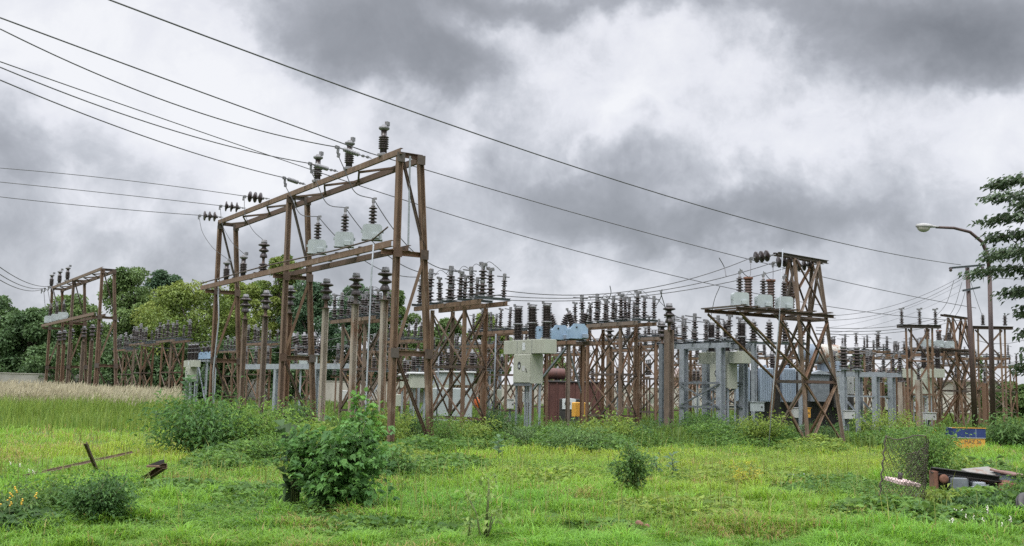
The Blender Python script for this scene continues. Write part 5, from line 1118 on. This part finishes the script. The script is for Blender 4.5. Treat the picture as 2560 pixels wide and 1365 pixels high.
shrub('lobed_shrub', 'big bushy shrub with large lobed leaves in the middle foreground', 850, 1290, 118, 1.35, 2300, .112, (.048, .125, .03), (.11, .24, .052), 30, seed=1, lobed=True, sp=.2, shape=.5)
shrub('lobed_shrub', 'upper bright sprig of lobed leaves rising behind the big bushy shrub', 900, 1245, 58, 1.75, 760, .11, (.07, .18, .03), (.12, .26, .05), 8, seed=2, lobed=True)
shrub('broad_leaf_plant', 'dark round-leaved creeper on the left flank of the big bushy shrub', 735, 1280, 44, 1.25, 100, .19, (.025, .055, .02), (.05, .095, .03), 7, .85, seed=3)
shrub('bramble_shrub', 'low leafy shrub leaning right of the big bushy shrub', 985, 1200, 70, .75, 1300, .085, (.05, .12, .03), (.11, .21, .045), 16, seed=4)
shrub('leafy_bush', 'dense dark bush in front of the far gantry posts', 515, 1140, 135, 1.5, 4600, .12, (.03, .085, .02), (.08, .175, .035), 30, .38, seed=5, sp=.24)
shrub('leafy_bush', 'bright yellow-green bush right of the dense dark bush', 655, 1140, 120, 1.25, 3600, .10, (.09, .18, .03), (.16, .27, .045), 24, .42, seed=6, sp=.25)
shrub('leafy_bush', 'upright bush of bright leaves under the far gantry post', 560, 1105, 60, 1.45, 1700, .10, (.07, .16, .025), (.13, .24, .04), 14, .42, seed=7)
shrub('round_bush', 'small rounded bush with arching twigs in the left foreground', 240, 1318, 78, .66, 5200, .048, (.03, .085, .02), (.08, .17, .038), 40, .5, seed=8, sp=.26)
shrub('spindly_shrub', 'small upright shrub of dark oval leaves on the right lawn', 1583, 1250, 56, 1.05, 1500, .058, (.05, .115, .03), (.11, .20, .05), 12, .55, seed=9, low=.25)
shrub('sapling', 'thin branched sapling with pale leaves at the bottom centre', 1215, 1372, 66, .82, 120, .075, (.13, .21, .05), (.20, .28, .07), 5, .5, seed=10, low=.4)
shrub('sapling', 'smaller pale sapling just left of the thin branched one', 1170, 1376, 36, .48, 60, .07, (.13, .21, .05), (.20, .28, .07), 3, .5, seed=11, low=.4)
shrub('leafy_bush', 'bright mass of leaves at the right edge under the lamp', 2535, 1118, 80, 1.15, 2600, .13, (.05, .12, .03), (.12, .21, .06), 22, .5, seed=12, sp=.25)
shrub('leafy_bush', 'weedy bush growing through the rolled wire mesh', 2318, 1222, 92, 1.3, 4800, .065, (.055, .13, .025), (.13, .23, .045), 22, .45, seed=13, sp=.25)
shrub('strap_leaf_plant', 'plant with long arching strap leaves behind the scrap machine', 2475, 1185, 55, .62, 26, .42, (.09, .18, .04), (.16, .25, .08), 6, .16, seed=14, droop=.55, low=.3)
shrub('yellow_plant', 'yellow-tinged feathery plant on the right lawn', 1872, 1222, 45, .5, 420, .06, (.26, .27, .03), (.38, .34, .04), 9, .3, seed=15)
shrub('leafy_bush', 'low bush of mixed weeds at the left edge below the fallen bar', 25, 1320, 90, .55, 1500, .06, (.05, .11, .03), (.11, .2, .045), 18, .45, seed=16)
shrub('leafy_bush', 'dark weedy bush with reddish twigs between the legs of the big tower', 2000, 1108, 90, .7, 1500, .10, (.04, .10, .03), (.1, .19, .045), 14, .4, seed=17)
shrub('leafy_bush', 'green bush growing between the grey posts and the big tower', 1840, 1106, 85, .95, 2000, .10, (.05, .12, .03), (.11, .2, .045), 18, .4, seed=18)
shrub('leafy_bush', 'green bush crowding the feet of the grey platform', 1745, 1098, 70, 1.2, 1900, .11, (.045, .11, .025), (.10, .19, .04), 18, .35, seed=19)
shrub('leafy_bush', 'pale green bush in front of the beige cabinet legs', 1440, 1130, 95, .8, 2300, .085, (.06, .13, .04), (.13, .22, .06), 20, .42, seed=20)
shrub('leafy_bush', 'dull bush beside the footing of the near gantry post', 1290, 1118, 60, .75, 1100, .09, (.055, .11, .04), (.11, .18, .06), 12, .42, seed=21)
shrub('climber', 'green climber on the left post of the portal frame behind the lamp', 2452, 1066, 9, 5.2, 700, .16, (.05, .11, .025), (.11, .19, .04), 3, .6, seed=22, low=.1, cat='climbing plant')
for i, (px, py, h, n, lb) in enumerate(((462, 1112, 1.85, 46, 'tall milkweed plant with thick round leaves above the dark bush'), (1640, 1195, .35, 8, 'young plant with a few broad flat leaves on the right lawn'), (1680, 1200, .5, 9, 'small milkweed with pale broad leaves beside the upright shrub'), (2010, 1120, .75, 22, 'milkweed with paired pale leaves at the foot of the big tower'), (325, 1066, .5, 10, 'pale milkweed sprout in the lawn below the plumed grass'), (388, 1078, .7, 18, 'low dark round-leaved plant left of the tall milkweed'), (1245, 1150, .55, 12, 'pale round-leaved plant right of the near gantry footing'), (1590, 1218, .3, 6, 'tiny broad-leaved seedling by the upright shrub'))):
    rng = np.random.default_rng(900+i); b = G(px, py); t = thing('milkweed_plant', lb, 'plant', b); obj('stem', MB().tube([(0, 0, 0), (.02, 0, h*.5), (0, .02, h)], .018, 6, .008), MT['stem'], t)
    z = h*(.25+.75*(np.arange(n)+.5)/n); a = np.arange(n)*math.pi/2+(np.arange(n) % 2)*math.pi+rng.random(n)*.5; pos = np.stack([np.zeros(n), np.zeros(n), z], 1); d = np.stack([np.cos(a), np.sin(a), .35+.3*rng.random(n)], 1); Ls = np.full(n, .26 if h > 1 else .20)*(.8+.4*rng.random(n))
    V, T = leaves_np(pos, d, unit(np.array([[0, -.2, 1.0]])+rng.normal(size=(n, 3))*.2), Ls, Ls*.62, .12, .12); obj('foliage', np_mesh('foliage', V, T, MT['leaf'], np.repeat(tints(n, (.055, .12, .05), (.12, .20, .10) if i != 5 else (.06, .11, .04)), 4, 0)), None, t)
BASE = [(1110, 1128, 55, .9, 900), (1175, 1118, 60, .7, 900), (1235, 1108, 55, .95, 900), (1345, 1112, 60, .8, 900), (1520, 1118, 60, .85, 1000), (1610, 1112, 55, .75, 800), (1655, 1106, 40, .5, 500), (1905, 1120, 60, .9, 1000), (2070, 1112, 60, .6, 800), (2150, 1096, 60, 1.0, 1100), (2225, 1112, 60, 1.1, 1100), (730, 1118, 70, 1.0, 1300), (830, 1115, 70, .8, 1100), (960, 1118, 70, .9, 1200), (1040, 1112, 55, .9, 900), (690, 1165, 80, .6, 1100), (2400, 1210, 60, .4, 900), (2500, 1285, 60, .24, 700), (2560, 1275, 60, .5, 900), (2365, 1285, 50, .3, 700), (2440, 1296, 70, .24, 800), (140, 1300, 70, .4, 900)]
WH = ['near the tall gantry', 'below the near platform', 'left of the beige cabinet', 'right of the beige cabinet legs', 'under the cabinet-side platform', 'left of the lone post', 'at the foot of the lone post', 'left of the big tower legs', 'right of the big tower legs', 'under the goal-post frame', 'before the far tower', 'by the mid post of the gantry', 'before the whitish posts', 'between whitish posts and gantry post', 'between gantry post and near platform', 'below the bright yellow-green bush', 'behind the scrap machine', 'in front of the scrap machine', 'beside the old tyre', 'at the right foot of the wire mesh', 'below the scrap machine end', 'between yellow flowers and rounded bush']
for i, (px, py, wp_, h, n) in enumerate(BASE):
    cc = (GR, YG, DK)[(i*7) % 3]; shrub('weed_clump', 'ragged leafy weed clump '+WH[i], px, py, wp_*1.1, h*1.35, int(n*1.8), .07+.03*((i*5) % 3)/2, cc[0], cc[1], 11, .34+.05*(i % 3), seed=40+i, cat='weed clump', sp=.22, low=.05)
# flowers
def flower_plant(px, py, h, col, lb, k=3, s=.02):
    b = G(px, py); t = thing('flowering_weed', lb, 'flower', b); r2 = np.random.default_rng(int(px)); st = MB(); fl = MB()
    for i in range(k):
        e = Vector((r2.normal()*.07, r2.normal()*.07, h*(.7+.4*r2.random()))); st.tube([(0, 0, 0), (e.x*.4, e.y*.4, e.z*.6), e], .005, 4, .003)
        for q in range(4): fl.lathe([(.2*s, -.5*s), (s, 0), (.7*s, .8*s), (.1*s, s)], e+Vector((r2.normal()*s, r2.normal()*s, (q-1.5)*s*1.5)), (r2.normal()*.4, r2.normal()*.4, 1), 6)
    obj('stalks', st, MT['stem'], t); obj('blossom', fl, col, t)
ywf = surf('yellow_petals', (.55, .33, .03), (.70, .46, .05), 8, .6); whf = surf('white_petals', (.60, .57, .48), (.74, .72, .64), 8, .6)
for i, (px, py, h, c_, lb) in enumerate(((22, 1335, .42, ywf, 'yellow flower spike at the lower left edge'), (45, 1328, .45, ywf, 'second yellow flower spike beside the lower left one'), (2333, 1125, .62, ywf, 'tall yellow flower spike left of the painted block'), (2306, 1160, .75, ywf, 'yellow flower spike above the wire mesh'), (2290, 1098, .9, ywf, 'slim yellow flower spike in front of the far tower'),
    (40, 1198, .25, whf, 'white flowering weed by the left edge near the fallen bar'), (76, 1215, .22, whf, 'white flowering weed just below the fallen bar'), (2398, 1318, .2, whf, 'white flowers below the scrap machine, left clump'), (2440, 1335, .2, whf, 'white flowers below the scrap machine, middle clump'), (2480, 1322, .24, whf, 'white flowers below the scrap machine, upper right clump'), (2525, 1340, .2, whf, 'white flowers at the lower right corner'), (2372, 1345, .2, whf, 'lowest white flowers under the wire mesh'), (1355, 1092, .7, whf, 'white flowering weed by the beige cabinet legs'), (1272, 1100, .75, whf, 'white flowering weed left of the beige cabinet legs'), (1412, 1098, .6, whf, 'white flowering weed in front of the maroon transformer'))):
    flower_plant(px, py, h, c_, lb, s=.009 if c_ is whf else .012)
# ------------------------------------------------------------------ scrap and debris on the lawn
def iron(lb, pts, kind='L', a=.06, m='rust_dark', nm='scrap_bar'):
    return single(nm, MB().sec(pts[0], pts[1], kind, a, None, .008), MT[m], lb, 'scrap bar', loc=pts[0])
iron('long thin rusty bar lying aslant across the left lawn', (G(58, 1207)+Vector((0, 0, .10)), G(330, 1152)+Vector((0, 0, .18))), 'L', .045, 'rust')
iron('dark flat bar sticking up beside the long thin rusty bar', (G(248, 1180)+Vector((0, 0, -.05)), P(214, 1108, 18.4)), 'L', .05)
b0 = G(345, 1212); iron('dark slanting beam propping up the broken plank on the left lawn', (b0+Vector((0, 0, .02)), P(412, 1165, 16.7)), 'C', .085)
c = P(392, 1165, 16.8); t = thing('broken_plank', 'short broken plank with a dark wedge on top, lying on the slanting beam', 'plank', c, .15)
obj('board', MB().bbox((0, 0, 0), (.30, .14, .035), .008), MT['timber'], t); obj('wedge', MB().extrude([(-.12, .02), (.11, .02), (.10, .10), (.03, .085)], 1, -.05, .06), MT['black'], t)
iron('short black angle bar lying in the weeds before the beige cabinet', (G(1265, 1085)+Vector((0, 0, .50)), G(1296, 1100)+Vector((0, 0, .25))), 'L', .12, 'black')
for i, (px, py, s, m, lb) in enumerate(((1466, 1338, .055, 'timber', 'small dark dung-like clod in the foreground grass'), (1597, 1336, .075, 'rust_red', 'reddish brown clod in the foreground grass'), (1970, 1206, .11, 'galv_dark', 'flat dark grey stone half hidden in the right lawn'), (2010, 1203, .09, 'galv_dark', 'smaller grey stone beside the flat one'))):
    rr = np.random.default_rng(i); mb = MB(); b = G(px, py)+Vector((0, 0, .10))
    for q in range(7): mb.lathe([(s*.2, -s*.4), (s*.62, -s*.2), (s*.66, .05*s), (s*.4, s*.36), (s*.08, s*.42)], b+Vector((rr.normal()*s*.6, rr.normal()*s*.5, rr.normal()*s*.25)), (rr.normal()*.5, rr.normal()*.5, 1), 7)
    single('clod' if 'clod' in lb else 'stone', mb, MT[m], lb, 'clod' if 'clod' in lb else 'stone', loc=b)
MT['scrapw'] = surf('peeling_sheet', (.14, .14, .125), (.25, .24, .22), 6, .7, bump=.2, patch=(.13, .065, .035), pscale=6, pthr=.50)
MT['scrapr'] = surf('rosy_rust_sheet', (.11, .06, .05), (.19, .11, .09), 7, .8, bump=.2, patch=(.09, .05, .035), pscale=6, pthr=.52)
MT['scrapb'] = surf('faded_blue_sheet', (.12, .17, .19), (.22, .28, .30), 5, .7, patch=(.10, .055, .03), pscale=5, pthr=.52)
# standing curl of chain-link mesh
def chainlink():
    b = G(2250, 1285); mb = MB(); nu, nv = 58, 36; Hh = 1.12; pts = {}
    prof = [(-.34, -.05), (-.20, -.16), (.05, -.20), (.28, -.10), (.40, .10), (.30, .26), (.12, .22)]
    def base(u):
        f_ = u*(len(prof)-1); i = min(int(f_), len(prof)-2); k = f_-i; return Vector((prof[i][0]*(1-k)+prof[i+1][0]*k, prof[i][1]*(1-k)+prof[i+1][1]*k, 0))
    for i in range(nu+1):
        for j in range(nv+1):
            u = i/nu; v = j/nv; q = base(u); sl = .16*(1-u)
            pts[i, j] = q+Vector((v*(.14-.1*u)+.012*math.sin(j*1.3+i), v*.10*math.sin(u*5), v*Hh*(1-.33*max(0, u-.35)-.05*math.sin(u*9))))
    for i in range(nu):
        for j in range(nv):
            if (i+j) % 2 == 0: mb.tube([pts[i, j], pts[i+1, j+1]], .0032, 3)
            else: mb.tube([pts[i+1, j], pts[i, j+1]], .0032, 3)
    t = thing('wire_mesh_roll', 'standing curl of rusty chain-link mesh on the right of the lawn', 'wire mesh', b)
    obj('mesh', mb, MT['mesh'], t); obj('edge_wire', MB().tube([pts[0, j] for j in range(nv+1)], .012, 5), MT['mesh'], t); obj('edge_wire', MB().tube([pts[i, nv] for i in range(nu+1)], .007, 4), MT['mesh'], t)
chainlink()
b = G(2292, 1255); t = thing('concrete_slab', 'tilted pinkish concrete slab with a dark pipe stub behind the wire mesh', 'slab', b+Vector((0, .6, .27)), .35)
t.rotation_euler = (.12, .12, .35); obj('slab', MB().bbox((0, 0, 0), (.42, .42, .06), .012), MT['slab'], t); obj('pipe_stub', MB().tube([(-.02, .05, .03), (-.02, .05, .14)], .04, 8), MT['black'], t)
single('scrap_plate', MB().bbox((0, 0, 0), (.24, .05, .05), .008), MT['pipe'], 'pale grey metal strip lying below the pinkish slab', 'scrap plate').location = G(2320, 1268)+Vector((0, .2, .16))
single('scrap_bar', MB().sec((0, 0, 0), (.10, .05, -.16), 'B', .05, .01), MT['pipe'], 'pale flat bar leaning below the grey metal strip', 'scrap bar').location = G(2316, 1272)+Vector((0, .1, .18))
b = G(2455, 1268); t = thing('scrap_machine', 'overgrown rusty scrap machine frame at the right edge', 'scrap machine', b+Vector((0, .3, 0)), -.12)
obj('top_beam', MB().sec((-.62, 0, .53), (.42, 0, .42), 'C', .16, MT and .09), MT['black'], t); obj('end_plate', MB().bbox((-.58, .05, .27), (.07, .3, .52), .02), MT['rust_red'], t)
obj('back_panel', MB().box((-.05, .16, .27), (1.0, .03, .38)), MT['black'], t); obj('pulley', MB().lathe([(.03, 0), (.07, 0), (.075, .03), (.05, .05), (.075, .07), (.03, .1)], (-.46, -.10, .40), (0, 1, 0), 14), MT['rust_red'], t)
obj('motor', MB().bbox((-.22, .02, .34), (.28, .22, .2), .03), MT['galv_dark'], t); obj('bracket', MB().bbox((.08, .02, .28), (.2, .2, .18), .02), MT['galv'], t)
obj('side_casting', MB().bbox((.52, .02, .2), (.30, .26, .40), .05), MT['rust_red'], t); obj('rod', MB().tube([(-.40, -.16, .1), (-.1, -.18, .29), (.2, -.14, .33)], .008, 5), MT['pipe'], t); obj('rod', MB().tube([(-.42, -.16, .2), (.15, -.2, .15)], .008, 5), MT['pipe'], t)
b2 = b+Vector((.12, .5, .0)); t = thing('scrap_casing', 'peeling pale sheet-metal casing lying on the scrap machine', 'scrap casing', b2+Vector((.22, .15, .50)), .2)
t.rotation_euler = (.16, -.08, .25); obj('sheet', MB().bbox((0, 0, 0), (.52, .46, .03), .008), MT['scrapw'], t); obj('flange', MB().box((0, -.235, -.05), (.52, .02, .1)), MT['rust_red'], t)
t = thing('scrap_box', 'tilted box with a rosy lid and pale blue side at the right edge', 'scrap box', b+Vector((.66, .45, .30)), .4)
t.rotation_euler = (.1, .1, .4); obj('body', MB().bbox((0, 0, 0), (.40, .42, .36), .02), MT['scrapb'], t); obj('lid', MB().bbox((-.02, -.03, .2), (.46, .48, .03), .008), MT['scrapr'], t)
t = thing('old_tyre', 'black tyre half sunk in weeds at the lower right edge', 'tyre', G(2580, 1300)+Vector((0, 0, .12)), 0); t.rotation_euler = (1.1, .1, .5)
pr = [(.16+.07*math.cos(k*math.pi/5)+.05, .06*math.sin(k*math.pi/5)) for k in range(11)]
obj('tread', MB().lathe(pr, seg=20), MT['black'], t)
